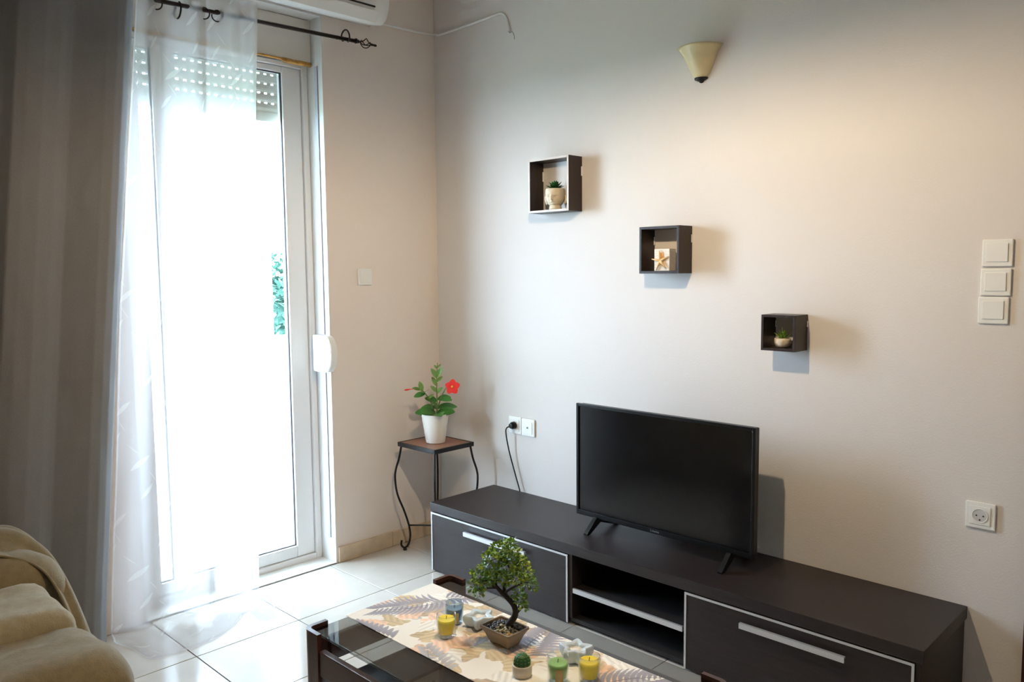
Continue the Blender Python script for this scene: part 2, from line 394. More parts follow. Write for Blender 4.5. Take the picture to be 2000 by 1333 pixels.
# ------------------------------------------------------------------ television
tv = thing('television', (1.53, -.2, UZ), 'black flat screen television standing on the TV unit', 'television')
TX0, TX1, TY, TZ0, TZ1 = 1.122, 1.919, -.21, .379, .845
rbox('back_shell', TX0+.004, TX1-.004, TY+.001, TY+.03, TZ0+.003, TZ1-.003, BLACKP, tv, .006)
rbox('rear_housing', TX0+.1, TX1-.1, TY+.0305, TY+.072, TZ0+.02, TZ1-.14, BLACKP, tv, .015)
b = bmesh.new(); q = .012
box(b, TX0, TX0+q, TY-.012, TY, TZ0, TZ1, .002); box(b, TX1-q, TX1, TY-.012, TY, TZ0, TZ1, .002)
box(b, TX0+q, TX1-q, TY-.012, TY, TZ1-q, TZ1, .002); box(b, TX0+q, TX1-q, TY-.012, TY, TZ0, TZ0+.02, .002)
bz_ = fin('bezel', b, BLACKP, tv)
rbox('screen', TX0+q, TX1-q, TY-.006, TY-.001, TZ0+.02, TZ1-q, SCREEN, tv, 0)
b = bmesh.new(); x, z = 1.492, TZ0+.007           # small silver word mark, too small to read: a tall first letter and low ones
box(b, x, x+.0015, TY-.0126, TY-.0121, z, z+.008); box(b, x, x+.006, TY-.0126, TY-.0121, z, z+.0015)
for k in range(4):
    xx = x+.009+k*.008
    box(b, xx, xx+.0015, TY-.0126, TY-.0121, z, z+.0055); box(b, xx+.004, xx+.0055, TY-.0126, TY-.0121, z, z+.0055)
    box(b, xx+.0015, xx+.004, TY-.0126, TY-.0121, z+(0 if k % 2 else .004), z+(.0015 if k % 2 else .0055))
fin('word_mark', b, LOGO, bz_)
for fx in (1.228, 1.83):
    b = bmesh.new(); zt = TZ0+.006
    prism(b, [(TY-.02, zt), (-.292, UZ+.006), (-.292, UZ+.0005), (-.272, UZ+.0005), (TY+.005, zt-.022), (-.095, UZ+.0005), (-.075, UZ+.0005), (-.075, UZ+.006), (TY+.045, zt)], 'x', fx-.009, fx+.009)
    fin('leg', b, BLACKP, tv)

# ------------------------------------------------------------------ wall shelves and what stands in them
def wall_shelf(x, z, s, d, th, label, edge=None):
    t = thing('wall_shelf', (x+s/2, 0, z), label, 'shelf', 'dark square box shelves on the wall')
    y0, y1 = -d, -.0015
    parts = [('side_board', x, x+th, z, z+s), ('side_board', x+s-th, x+s, z, z+s), ('bottom_board', x+th+.0003, x+s-th-.0003, z, z+th), ('top_board', x+th+.0003, x+s-th-.0003, z+s-th, z+s)]
    for n, a, b_, c, e in parts:
        o = rbox(n, a, b_, y0, y1, c, e, WENGE2, t, .0008)
        if edge: rbox('edge_glint', a+.0004, b_-.0004, y0-.0012, y0-.0002, c+.0004, e-.0004, edge, o, 0)  # thin pale strip standing in for a reflection on the wood
    for sx in (x+th+.0005, x+s-th-.0035):
        rbox('hanger', sx, sx+.003, -.009, -.0015, z+s*.62, z+s*.80, WHITE, t, .0005)
    rbox('hanger', x+s+.0003, x+s+.0022, -.009, -.0015, z+s*.65, z+s*.82, WHITE, t, .0005)
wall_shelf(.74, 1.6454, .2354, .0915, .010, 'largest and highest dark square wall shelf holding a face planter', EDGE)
wall_shelf(1.3432, 1.3746, .1836, .094, .010, 'middle dark square wall shelf holding a starfish block')
wall_shelf(1.8697, 1.1017, .1267, .0967, .009, 'smallest and lowest dark square wall shelf holding a tiny succulent')

# cement face planter with a succulent
zb0 = 1.6556
hp = thing('head_planter', (.865, -.052, zb0), 'cream cement planter shaped like a serene face with a green rosette', 'planter')
def headfn(a, t):
    ph = a*2*math.pi; z = t*.092
    prof = np.interp(z, [0, .006, .018, .020, .026, .036, .05, .064, .078, .088, .092], [.029, .030, .026, .027, .033, .038, .0425, .0450, .0455, .0445, .043])
    x = prof*math.cos(ph)*.92; y = prof*math.sin(ph)
    f = max(0, -math.sin(ph-.36)); c = math.cos(ph-.36)     # face looks out of the shelf, turned a little to the room
    dz = z-.05; bumps = 0
    if f > .2 and z > .022:
        bumps += .013*math.exp(-(c/.13)**2)*math.exp(-((z-.046)/.010)**2)
        bumps += .004*math.exp(-(c/.09)**2)*math.exp(-((z-.058)/.012)**2)
        for s in (-1, 1):
            bumps -= .008*math.exp(-((c-s*.38)/.18)**2)*math.exp(-((z-.0545)/.0050)**2)
            bumps += .0035*math.exp(-((c-s*.36)/.2)**2)*math.exp(-((z-.0635)/.0035)**2)
            bumps += .003*math.exp(-((c-s*.42)/.2)**2)*math.exp(-((z-.041)/.009)**2)
        bumps += .0065*math.exp(-(c/.24)**2)*math.exp(-((z-.0335)/.0030)**2)
        bumps -= .004*math.exp(-(c/.28)**2)*math.exp(-((z-.0300)/.0018)**2)
        bumps += .003*math.exp(-(c/.25)**2)*math.exp(-((z-.0255)/.004)**2)
    k = 1+bumps/max(prof, .01)
    return Vector((.865+x*k, -.052+y*k*1.0, zb0+z))
b = bmesh.new(); grid(b, 96, 60, headfn); bmesh.ops.remove_doubles(b, verts=b.verts, dist=1e-6)
fin('face_body', b, STONEW, hp, True)
b = bmesh.new(); lathe(b, [(.001, .086), (.04, .086)], (.865, -.052, zb0), 24); fin('soil', b, SOIL, hp)
for s in (-1, 1):
    b = bmesh.new(); pts = [(.865+s*.041, -.048, zb0+.062), (.865+s*.046, -.044, zb0+.058), (.865+s*.046, -.044, zb0+.046), (.865+s*.043, -.046, zb0+.034), (.865+s*.040, -.048, zb0+.026)]
    pts = [(.865+(x-.865+s*.001)*math.cos(.36)-(y+.056)*math.sin(.36), -.052+(x-.865)*math.sin(.36)+(y+.056)*math.cos(.36), z) for x, y, z in pts]; tube(b, catmull(pts, 5), [.004, .0085, .0075, .006, .004], 8); fin('ear', b, STONEW, hp, True)
b = bmesh.new()
for ring, (n, tilt, L) in enumerate([(9, .3, .042), (7, .75, .040), (5, 1.25, .036)]):
    for k in range(n):
        a = 2*math.pi*(k+.5*ring)/n; d = Vector((math.cos(a)*math.cos(tilt), math.sin(a)*math.cos(tilt), math.sin(tilt)))
        leaf(b, Vector((.865, -.052, zb0+.088))+d*.004, d, (0, 0, 1), L, .016, -.1, 4, fold=.4)
fin('rosette', b, SUCC, hp, True)

# whitewashed block with starfish
zc = 1.3848
sb = thing('starfish_block', (1.4335, -.052, zc), 'whitewashed tealight block decorated with a tan starfish', 'decoration')
b = bmesh.new(); box(b, 1.3985, 1.4685, -.07, -.025, zc+.0002, zc+.086, .0012)
fin('block', b, WASH, sb)
rbox('candle_strip', 1.4255, 1.4415, -.0725, -.0702, zc+.03, zc+.072, CANDT, sb, .0008)
b = bmesh.new(); cx, cy, cz = 1.430, -.0765, zc+.039
for k in range(5):
    a = math.pi/2+.12+k*2*math.pi/5; L = .041
    tube(b, [(cx, cy, cz), (cx+math.cos(a)*L*.5, cy, cz+math.sin(a)*L*.5), (cx+math.cos(a)*L, cy+.0015, cz+math.sin(a)*L)], [.006, .0042, .0015], 8)
fin('starfish', b, STARF, sb, True)

# small succulent in a bowl
zs = 1.1112
sp = thing('succulent_pot', (1.929, -.05, zs), 'tiny green succulent in a cream bowl in the lowest wall shelf', 'plant')
b = bmesh.new(); lathe(b, [(.001, .0005), (.017, .0005), (.024, .006), (.0285, .016), (.029, .026), (.0275, .0335), (.0255, .0335), (.0255, .028), (.001, .028)], (1.929, -.05, zs), 28)
fin('bowl', b, STONEW, sp, True)
b = bmesh.new(); rnd = random.Random(4)
for k in range(22):
    a = rnd.uniform(0, 6.28); tl = rnd.uniform(.5, 1.5); d = Vector((math.cos(a)*math.cos(tl), math.sin(a)*math.cos(tl), math.sin(tl)))
    leaf(b, Vector((1.929, -.05, zs+.027))+Vector((d.x, d.y, 0))*.006, d, (0, 0, 1), rnd.uniform(.026, .04), .009, -.05, 4, fold=.5)
fin('leaves', b, SUCC2, sp, True)
b = bmesh.new(); tube(b, [(1.927, -.05, zs+.03), (1.926, -.05, zs+.073)], [.0012, .0004], 6); fin('flower_spike', b, SPINE, sp)

# ------------------------------------------------------------------ wall fittings
def switch(name, u0, z0, label, face='back', rock=True, S=.081, grp=None):
    """a square frame plate with a rocker, on the back wall (u=x) or the left wall (u=y)"""
    def bx(nm, a, b_, d0, d1, c, e, m, par, bev=.002):
        if face == 'back': return rbox(nm, a, b_, -d1, -d0, c, e, m, par, bev)
        return rbox(nm, d0, d1, a, b_, c, e, m, par, bev)
    loc = (u0+S/2, 0, z0) if face == 'back' else (0, u0+S/2, z0)
    t = thing(name, loc, label, 'switch' if rock else 'socket', grp)
    bx('frame_plate', u0, u0+S, .001, .009, z0, z0+S, WHITE, t, .003)
    return t, bx
def lightswitch(u0, z0, label, face, grp=None):
    t, bx = switch('light_switch', u0, z0, label, face, True, .081, grp); S = .081
    bx('rocker', u0+.012, u0+S-.012, .0092, .0125, z0+.014, z0+S-.012, WHITE, t, .0012)
lightswitch(-.5056, 1.3275, 'single white light switch on the beige wall beside the balcony door', 'left')
lightswitch(2.535, 1.391, 'top white light switch of the column of three at the right', 'back', 'column of three light switches')
lightswitch(2.5335, 1.3035, 'middle white light switch of the column of three at the right', 'back', 'column of three light switches')
lightswitch(2.530, 1.219, 'bottom white light switch of the column of three at the right', 'back', 'column of three light switches')
def rot_y(bm, c, r0, y0, y1, n=28, mi=0):
    f = lambda r, y: [bm.verts.new((c[0]+r*math.cos(2*math.pi*k/n), y, c[1]+r*math.sin(2*math.pi*k/n))) for k in range(n)]
    return f
def disc_part(name, c, prof, m, par, n=28):
    """lathe about the y axis: prof = [(radius, y)]"""
    bm = bmesh.new(); lathe(bm, [(r, -y) for r, y in prof], (0, 0, 0), n)
    for v in bm.verts: v.co = Vector((c[0]+v.co.x, -v.co.z, c[1]+v.co.y))
    bmesh.ops.recalc_face_normals(bm, faces=bm.faces)
    return fin(name, bm, m, par, False)
GREYH = mat('dark_pin_hole', srgb(40, 38, 40), .8)
def socket(u0, z0, label, holes=True, tvs=False, grp=None):
    S = .0825; t, bx = switch('wall_socket', u0, z0, label, 'back', False, S, grp); c = (u0+S/2, z0+S/2)
    bx('insert', u0+.0125, u0+S-.0125, .0092, .0115, z0+.0125, z0+S-.0125, WHITE, t, .001)
    if holes:
        disc_part('well_ring', c, [(.0225, -.0118), (.0225, -.0135), (.0205, -.0135), (.0195, -.0118)], WHITE, t)
        disc_part('well_floor', c, [(.0001, -.0119), (.0195, -.0119)], mat('socket_well_white', srgb(205, 204, 204), .5), t)
        for dx, dz in ((-.0095, 0), (.0095, 0), (0, -.013)):
            disc_part('pin_hole', (c[0]+dx, c[1]+dz), [(.0001, -.0122), (.0026, -.0122)], GREYH, t, 12)
    if tvs:
        disc_part('aerial_ring', c, [(.0075, -.0117), (.0075, -.0135), (.004, -.0135)], WHITE, t, 20)
        disc_part('aerial_hole', c, [(.0001, -.0132), (.004, -.0132)], GREYH, t, 14)
    return c
socket(2.519, .5835, 'single white power socket on the wall above the right end of the TV unit')
c1 = socket(.521, .607, 'left white wall socket of the pair above the TV unit, with a black plug', True, False)
c2 = socket(.606, .605, 'right white aerial socket of the pair above the TV unit', False, True)
pc = thing('power_cable', (c1[0], -.012, c1[1]), 'black power plug and cable hanging from the wall socket behind the TV unit', 'cable')
disc_part('plug', c1, [(.0001, -.014), (.0172, -.014), (.0175, -.028), (.012, -.040), (.0001, -.042)], BLACKP, pc)
b = bmesh.new()
tube(b, catmull([(c1[0]-.004, -.036, c1[1]-.003), (c1[0]-.022, -.043, c1[1]-.012), (c1[0]-.03, -.04, c1[1]-.04), (c1[0]-.022, -.03, c1[1]-.12), (c1[0]+.002, -.022, c1[1]-.21), (c1[0]+.035, -.02, c1[1]-.30), (c1[0]+.04, -.02, UZ+.004)], 8), .0032, 8)
fin('cord', b, BLACKP, pc, True)

# sconce
sc = thing('wall_sconce', (1.561, 0, 2.1), 'unlit cream alabaster wall sconce with dark bottom cap', 'lamp')
b = bmesh.new(); th = .004
pr = [(.022, 0), (.034, .012), (.046, .035), (.058, .062), (.069, .085), (.082, .104), (.090, .112)]
pr2 = [(r-th, z) for r, z in pr[::-1]]
lathe(b, pr+pr2, (1.561, -.0015, 2.113), 30, math.pi, 2*math.pi); fin('shade', b, ALAB, sc, True)
b = bmesh.new(); lathe(b, [(.0001, -.016), (.006, -.015), (.012, -.009), (.026, -.004), (.028, .002), (.0001, .002)], (1.561, -.0015, 2.1105), 24, math.pi, 2*math.pi)
fin('bottom_cap', b, IRON, sc, True)
rbox('wall_plate', 1.541, 1.581, -.008, -.0012, 2.115, 2.18, IRON, sc, .002)

# air conditioner
ac = thing('air_conditioner', (.0, -.85, 2.5), 'white wall-mounted air conditioner above the balcony door', 'air conditioner')
AY0, AY1 = -1.26, -.398
prof = [(.001, 2.86), (.17, 2.86), (.2, 2.835), (.208, 2.78), (.208, 2.63), (.20, 2.57), (.178, 2.527), (.15, 2.510), (.06, 2.535), (.001, 2.552)]
b = bmesh.new()
def acsec(t, s):
    y = AY0+t*(AY1-AY0); return y
n = len(prof); rings = []
ysc = [(AY0, .86), (AY0+.008, .95), (AY0+.03, 1)]+[(AY1-.11, 1), (AY1-.07, .985), (AY1-.04, .95), (AY1-.02, .89), (AY1-.006, .80), (AY1, .68)]
for y, s in ysc: rings.append([b.verts.new((px*s if px > .01 else px, y, 2.69+(pz-2.69)*(s if px > .01 else 1))) for px, pz in prof])
for a_, b_ in zip(rings, rings[1:]):
    for k in range(n): b.faces.new((a_[k], a_[(k+1) % n], b_[(k+1) % n], b_[k]))
b.faces.new(rings[0][::-1]); b.faces.new(rings[-1]); bmesh.ops.recalc_face_normals(b, faces=b.faces)
fin('casing', b, WHITE, ac, True)
rbox('air_slot', .2005, .2068, AY0+.05, AY1-.115, 2.5705, 2.5765, IRON, ac, .0005)
b = bmesh.new(); prism(b, [(.1795, 2.5135), (.2025, 2.5575), (.2055, 2.556), (.182, 2.511)], 'y', AY0+.04, AY1-.1); fin('louver', b, WHITE, ac)

# white cable from the air conditioner round the corner
b = bmesh.new()
pts = [(.007, -.392, 2.568), (.006, -.361, 2.578), (.006, -.16, 2.582), (.006, -.03, 2.590), (.008, -.008, 2.590), (.03, -.006, 2.588), (.058, -.006, 2.582), (.286, -.006, 2.585), (.40, -.006, 2.588), (.47, -.006, 2.59), (.505, -.006, 2.583), (.53, -.006, 2.555), (.546, -.006, 2.495)]
tube(b, catmull(pts, 5), .0058, 8)
wc = fin('white_cable', b, WHITE, None, True); tag(wc, 'thin white cable running from the air conditioner around the room corner', 'cable')
b = bmesh.new(); tube(b, catmull([(.546, -.006, 2.497), (.55, -.006, 2.488), (.562, -.004, 2.492), (.574, -.004, 2.475), (.577, -.004, 2.455)], 5), .0009, 5)
fin('bare_wire', b, IRON, wc)

# shutter strap winder
wn = thing('shutter_winder', (0, -.70, .93), 'white rounded shutter strap winder at the edge of the balcony door', 'winder')
b = bmesh.new(); poly = []
for k in range(25):
    a = -math.pi/2+math.pi*k/24; poly.append((.010+.056*math.cos(a), 1.012+.086*math.sin(a)))
poly = [(-.088, .926)]+poly+[(-.088, 1.098)]
prism(b, poly, 'y', -.705, -.6685, .003); fin('winder_case', b, WHITE, wn)
rbox('strap', -.056, -.036, -.673, -.6695, 1.10, 2.33, mat('grey_strap', srgb(190, 194, 206), .8), wn, 0)
rbox('strap', -.056, -.036, -.673, -.6695, .12, .925, MATS['grey_strap'], wn, 0)

# ------------------------------------------------------------------ curtain rod
RXX, RZZ = .09, 2.43
rod = thing('curtain_rod', (RXX, -1.4, RZZ), 'dark bronze curtain rod with cage finial and scroll brackets', 'curtain rod')
b = bmesh.new(); tube(b, [(RXX, -2.45, 2.395), (RXX, -1.0, 2.428), (RXX, -.545, 2.4405)], .0085, 12); fin('pole', b, BRONZE, rod, True)
def rodz(y): return np.interp(y, [-2.45, -1.0, -.545], [2.395, 2.428, 2.4405])
fz = 2.4415
b = bmesh.new()
lathe(b, [(.0001, 0), (.011, 0), (.012, .006), (.008, .010), (.009, .016), (.005, .022), (.003, .03)], (0, 0, 0), 14)
for k in range(4):
    pp = []
    for i in range(13):
        t = i/12; a = k*math.pi/2+t*2.4; r = .002+.019*math.sin(math.pi*t)
        pp.append((r*math.cos(a), r*math.sin(a), .028+t*.058))
    tube(b, pp, .0022, 6)
lathe(b, [(.003, .084), (.006, .09), (.0045, .1), (.006, .112), (.004, .118), (.0001, .119)], (0, 0, 0), 12)
for v in b.verts: v.co = Vector((RXX+v.co.x, -.545+v.co.z, fz+v.co.y))
fin('finial', b, BRONZE, rod, True)
for by, sg in ((-.585, 1), (-1.352, -1), (-2.3, 1)):
    z = rodz(by); b = bmesh.new()
    spiral = [(RXX-.0, by, z-.012), (RXX+.013, by, z), (RXX+.012, by, z+.022), (RXX-.004, by, z+.042), (RXX-.026, by, z+.046), (RXX-.045, by, z+.034), (RXX-.049, by, z+.014), (RXX-.04, by, z+.002), (RXX-.028, by, z+.006), (RXX-.028, by, z+.016)]
    spiral = [(px, py, z+(pz-z)*sg) for px, py, pz in spiral]
    tube(b, catmull(spiral, 5), .0035, 8)
    tube(b, [(.002, by, z+.020*sg), (RXX-.049, by, z+.018*sg)], .0035, 8)
    fin('bracket', b, BRONZE, rod, True)

# ------------------------------------------------------------------ curtains
gc = thing('grey_curtain', (.12, -2.0, 0), 'heavy grey blackout curtain hanging floor length at the left', 'curtain')
def grey(sa, tb):
    z = .012+(2.46-.012)*(1-tb)
    yr = np.interp(z, [.0, .13, 1.08, 2.39, 2.5], [-1.728, -1.722, -1.640, -1.520, -1.516])
    L = .95; s = sa*L
    prof_s = [0, .015, .045, .075, .11, .16, .215, .235, .26, .31, .36, .395, .42, .45, .48, .52, .58, .62, .66, .7, .76, .8, .85, .9, .95]
    prof_x = [.066, .098, .136, .152, .155, .140, .122, .130, .148, .158, .152, .140, .10, .07, .095, .14, .155, .13, .085, .11, .15, .14, .09, .12, .14]
    x = float(np.interp(s, prof_s, prof_x))
    am = .55+.45*(1-tb)*1.0
    k = .75+.35*tb
    x = .115+(x-.115)*k
    x += .004*noise.noise((s*6, z*2.2, 4)) + .0025*noise.noise((s*22, z*9, 8))
    for zc_, s0, s1 in ((1.02, .0, .3), (.78, .05, .34), (.52, .06, .4), (1.1, .12, .28)):
        if s0 < s < s1: x += .0065*math.exp(-((z-zc_-.05*(s-s0))/.012)**2)*math.sin(math.pi*(s-s0)/(s1-s0))
    return Vector((x, yr-s*(.97+.05*tb), z))
b = bmesh.new(); grid(b, 190, 120, grey)
cl = fin('cloth', b, GREYC, gc, True)
sm = cl.modifiers.new('thickness', 'SOLIDIFY'); sm.thickness = .0015

# sheer: woven veil that lets most light straight through, with denser leaf sprigs
SHEER = bpy.data.materials.new('sheer_voile'); SHEER.use_nodes = True; nt = SHEER.node_tree; nt.nodes.clear()
N = nt.nodes.new; Lk = nt.links.new
def M1(op, a, b_=None, c=None):
    n = N('ShaderNodeMath'); n.operation = op
    for i, v in enumerate((a, b_, c)):
        if v is None: continue
        if isinstance(v, (int, float)): n.inputs[i].default_value = v
        else: Lk(v, n.inputs[i])
    return n.outputs[0]
uvn = N('ShaderNodeUVMap'); uvn.uv_map = 'cloth'; sx = N('ShaderNodeSeparateXYZ'); Lk(uvn.outputs[0], sx.inputs[0])
def sprig(cellx, celly, offx, offy, ang, L, Wd):
    uu = M1('ADD', sx.outputs[0], offx); vv = M1('ADD', sx.outputs[1], offy)
    row = M1('FLOOR', M1('DIVIDE', vv, celly)); uu = M1('ADD', uu, M1('MULTIPLY', M1('MODULO', row, 2.0), cellx*.37))
    px = M1('SUBTRACT', M1('MODULO', M1('ADD', uu, 50*cellx), cellx), cellx/2); py = M1('SUBTRACT', M1('MODULO', M1('ADD', vv, 50*celly), celly), celly/2)
    ca, sa = math.cos(-ang), math.sin(-ang)
    a = M1('ADD', M1('MULTIPLY', px, ca), M1('MULTIPLY', py, sa)); c = M1('SUBTRACT', M1('MULTIPLY', py, ca), M1('MULTIPLY', px, sa))
    q = M1('SUBTRACT', 1.0, M1('POWER', M1('ABSOLUTE', M1('DIVIDE', a, L/2)), 2.0))
    return M1('GREATER_THAN', M1('SUBTRACT', M1('MULTIPLY', M1('MAXIMUM', q, 0.0), Wd/2), M1('ABSOLUTE', c)), 0.0)
pat = None
for args in ((.24, .21, 0, 0, .6, .095, .020), (.24, .21, .03, .055, 2.5, .075, .003), (.24, .21, .12, .10, .8, .075, .016), (.24, .21, .09, .15, 2.3, .07, .003)):
    o_ = sprig(*args); pat = o_ if pat is None else M1('MAXIMUM', pat, o_)
hem = M1('GREATER_THAN', sx.outputs[1], 1.0)
edge_ = M1('ADD', M1('LESS_THAN', sx.outputs[0], .016), M1('GREATER_THAN', sx.outputs[1], 2.735))
dens = M1('MINIMUM', M1('ADD', M1('ADD', .37, M1('MULTIPLY', pat, .10)), M1('MULTIPLY', edge_, .2)), .9)
tr = N('ShaderNodeBsdfTransparent'); di = N('ShaderNodeBsdfDiffuse'); tl = N('ShaderNodeBsdfTranslucent'); m1 = N('ShaderNodeMixShader'); m2 = N('ShaderNodeMixShader'); ou = N('ShaderNodeOutputMaterial')
tr.inputs[0].default_value = (.97, .98, 1, 1); di.inputs[0].default_value = srgb(236, 230, 226); tl.inputs[0].default_value = srgb(240, 238, 240)
m1.inputs[0].default_value = .80; Lk(di.outputs[0], m1.inputs[1]); Lk(tl.outputs[0], m1.inputs[2])
Lk(dens, m2.inputs[0]); Lk(tr.outputs[0], m2.inputs[1]); Lk(m1.outputs[0], m2.inputs[2]); Lk(m2.outputs[0], ou.inputs[0])

sc_ = thing('sheer_curtain', (.1, -1.35, 0), 'white sheer curtain with leaf sprigs puddling on the floor before the balcony door', 'curtain')
TOPY = [-1.515, -1.48, -1.44, -1.38, -1.32, -1.29, -1.255, -1.228, -1.2, -1.15, -1.10, -1.06, -1.031]
TOPX = [.112, .125, .09, .055, .09, .122, .09, .06, .09, .124, .098, .124, .104]
TS = np.linspace(0, 1, len(TOPY))
MIDY = [-1.632, -1.582, -1.53, -1.475, -1.42, -1.37, -1.33, -1.29, -1.255, -1.21, -1.16, -1.12, -1.085]
MIDX = [.10, .112, .125, .085, .062, .10, .125, .09, .055, .09, .13, .09, .075]
BOTY = [-1.720, -1.67, -1.60, -1.53, -1.47, -1.42, -1.37, -1.33, -1.29, -1.23, -1.18, -1.145, -1.115]
BOTX = [.085, .10, .13, .075, .07, .12, .15, .11, .06, .10, .14, .10, .09]
HEMX = [.11, .21, .335, .352, .358, .345, .33, .29, .235, .215, .33, .33, .16]
HEMY = [-1.712, -1.685, -1.668, -1.60, -1.52, -1.44, -1.40, -1.33, -1.27, -1.225, -1.235, -1.16, -1.11]
def smooth_interp(s, ys):
    x = s*(len(ys)-1); i = min(int(x), len(ys)-2); t = x-i
    a, b0, c, d = ys[max(i-1, 0)], ys[i], ys[i+1], ys[min(i+2, len(ys)-1)]
    return .5*((2*b0)+(c-a)*t+(2*a-5*b0+4*c-d)*t*t+(3*b0-a-3*c+d)*t**3)
NU, NV = 150, 150
def sheer(s, t):
    topz = 2.474+.02*s
    if t <= .88:
        q = t/.88; z = topz+(.035-topz)*q
        if q < .5: k = q*2; y = (1-k)*smooth_interp(s, TOPY)+k*smooth_interp(s, MIDY); x = (1-k)*smooth_interp(s, TOPX)+k*smooth_interp(s, MIDX)
        else: k = q*2-1; y = (1-k)*smooth_interp(s, MIDY)+k*smooth_interp(s, BOTY); x = (1-k)*smooth_interp(s, MIDX)+k*smooth_interp(s, BOTX)
        x += .006*q*noise.noise((s*9, z*2.5, 2)); y += .006*q*noise.noise((s*7, z*2, 9))
        return Vector((x, y, z))
    k = (t-.88)/.12; fx, fy = smooth_interp(s, BOTX), smooth_interp(s, BOTY); hx, hy = smooth_interp(s, HEMX), smooth_interp(s, HEMY)
    e = k*k*(3-2*k) if k < .3 else k
    z = .035*(1-k)**3+.004+.010*math.sin(math.pi*k)*(.5+.5*noise.noise((s*14, k*3, 5)))
    return Vector((fx+(hx-fx)*k, fy+(hy-fy)*k+.01*math.sin(k*6+s*20)*k*(1-k), z))
b = bmesh.new(); vg = grid(b, NU, NV, sheer); uvl = b.loops.layers.uv.new('cloth'); b.verts.index_update()
uvmap = {}
for i in range(NU+1):
    for j in range(NV+1): uvmap[vg[i][j]] = (i/NU*.95, j/NV*2.75)
for f in b.faces:
    for l in f.loops: l[uvl].uv = uvmap[l.vert]
fin('voile', b, SHEER, sc_, True)
for y, dx in ((-1.44, 0), (-1.255, 0), (-1.20, 0)):
    b = bmesh.new(); n1, n2 = 24, 8; z = rodz(y)-.012; y += .0
    for i in range(n1):
        a = 2*math.pi*i/n1
    tube(b, [(RXX+.024*math.sin(2*math.pi*i/24)*.35, y+.019*math.sin(2*math.pi*i/24), z+.022*math.cos(2*math.pi*i/24)) for i in range(25)], .0028, 8, False)
    fin('ring', b, BRONZE, sc_, True)

# ------------------------------------------------------------------ plant stand with pot plant
SZ = .55; sx0, sx1, sy0, sy1 = .081, .362, -.348, -.094
scx, scy = (sx0+sx1)/2, (sy0+sy1)/2
st = thing('plant_stand', (scx, scy, 0), 'black wrought iron plant stand with brown square top in the corner', 'plant stand')
b = bmesh.new(); q = .012
box(b, sx0, sx1, sy0, sy0+q, SZ-.02, SZ+.001, .001); box(b, sx0, sx1, sy1-q, sy1, SZ-.02, SZ+.001, .001)
box(b, sx0, sx0+q, sy0+q, sy1-q, SZ-.02, SZ+.001, .001); box(b, sx1-q, sx1, sy0+q, sy1-q, SZ-.02, SZ+.001, .001)
fin('frame', b, IRON, st)
rbox('inlay', sx0+.0122, sx1-.0122, sy0+.0122, sy1-.0122, SZ-.014, SZ, STANDTOP, st, .0005)
DZ = [(-.018, SZ-.02), (-.006, .47), (.012, .41), (.016, .36), (.006, .285), (-.026, .20), (-.048, .125), (-.053, .07), (-.042, .028), (-.024, .0135), (-.008, .026), (-.010, .05)]
for cx_, cy_, ddx, ddy in ((sx0, sy0, -1, -1), (sx1, sy0, 1, -1), (sx0, sy1, -1, 1), (sx1, sy1, 1, 1)):
    b = bmesh.new(); k = .7071*(1 if (cx_ == sx0 and cy_ == sy0) or (cx_ == sx1 and cy_ == sy0) or True else 1)
    pts = [(cx_+ddx*d*k, cy_+ddy*d*k, z) for d, z in DZ]
    tube(b, catmull(pts, 6), .0052, 10); lg = fin('leg', b, IRON, st, True)
    b = bmesh.new(); lathe(b, [(.0001, 0), (.009, 0), (.010, .006), (.006, .010), (.0001, .010)], (cx_-ddx*.026*k, cy_-ddy*.026*k, .0008), 14); fin('foot', b, IRON, lg, True)
d_ = -.046*.7071
for s in (1, -1):
    b = bmesh.new()
    p0 = (sx0-d_, (sy0-d_) if s == 1 else (sy1+d_), .128); p1 = (sx1+d_, (sy1+d_) if s == 1 else (sy0-d_), .128)
    tube(b, [p0, p1], .004, 8); fin('stretcher', b, IRON, st, True)

PX, PY = .222, -.222
PZ0 = SZ+.0012
pp = thing('potted_plant', (PX, PY, PZ0), 'flowering plant with one red bloom in a white textured pot on the iron stand', 'plant')
b = bmesh.new()
def facet(a, z): return 1+.016*math.sin(a*7+math.sin(z*120)*1.6)*math.sin(z*95+a*2) if .006 < z < .135 else 1
lathe(b, [(.0001, 0), (.046, 0), (.0475, .004)]+[(.0475+.0205*t, .004+.136*t) for t in np.linspace(.05, 1, 22)]+[(.0685, .142), (.066, .143), (.064, .138), (.062, .128)], (PX, PY, PZ0), 48, fn=facet)
fin('pot', b, CREAMPOT, pp, True)
b = bmesh.new(); lathe(b, [(.0001, .130), (.0635, .128)], (PX, PY, PZ0), 24); fin('soil', b, SOIL, pp)
ptop = PZ0+.128
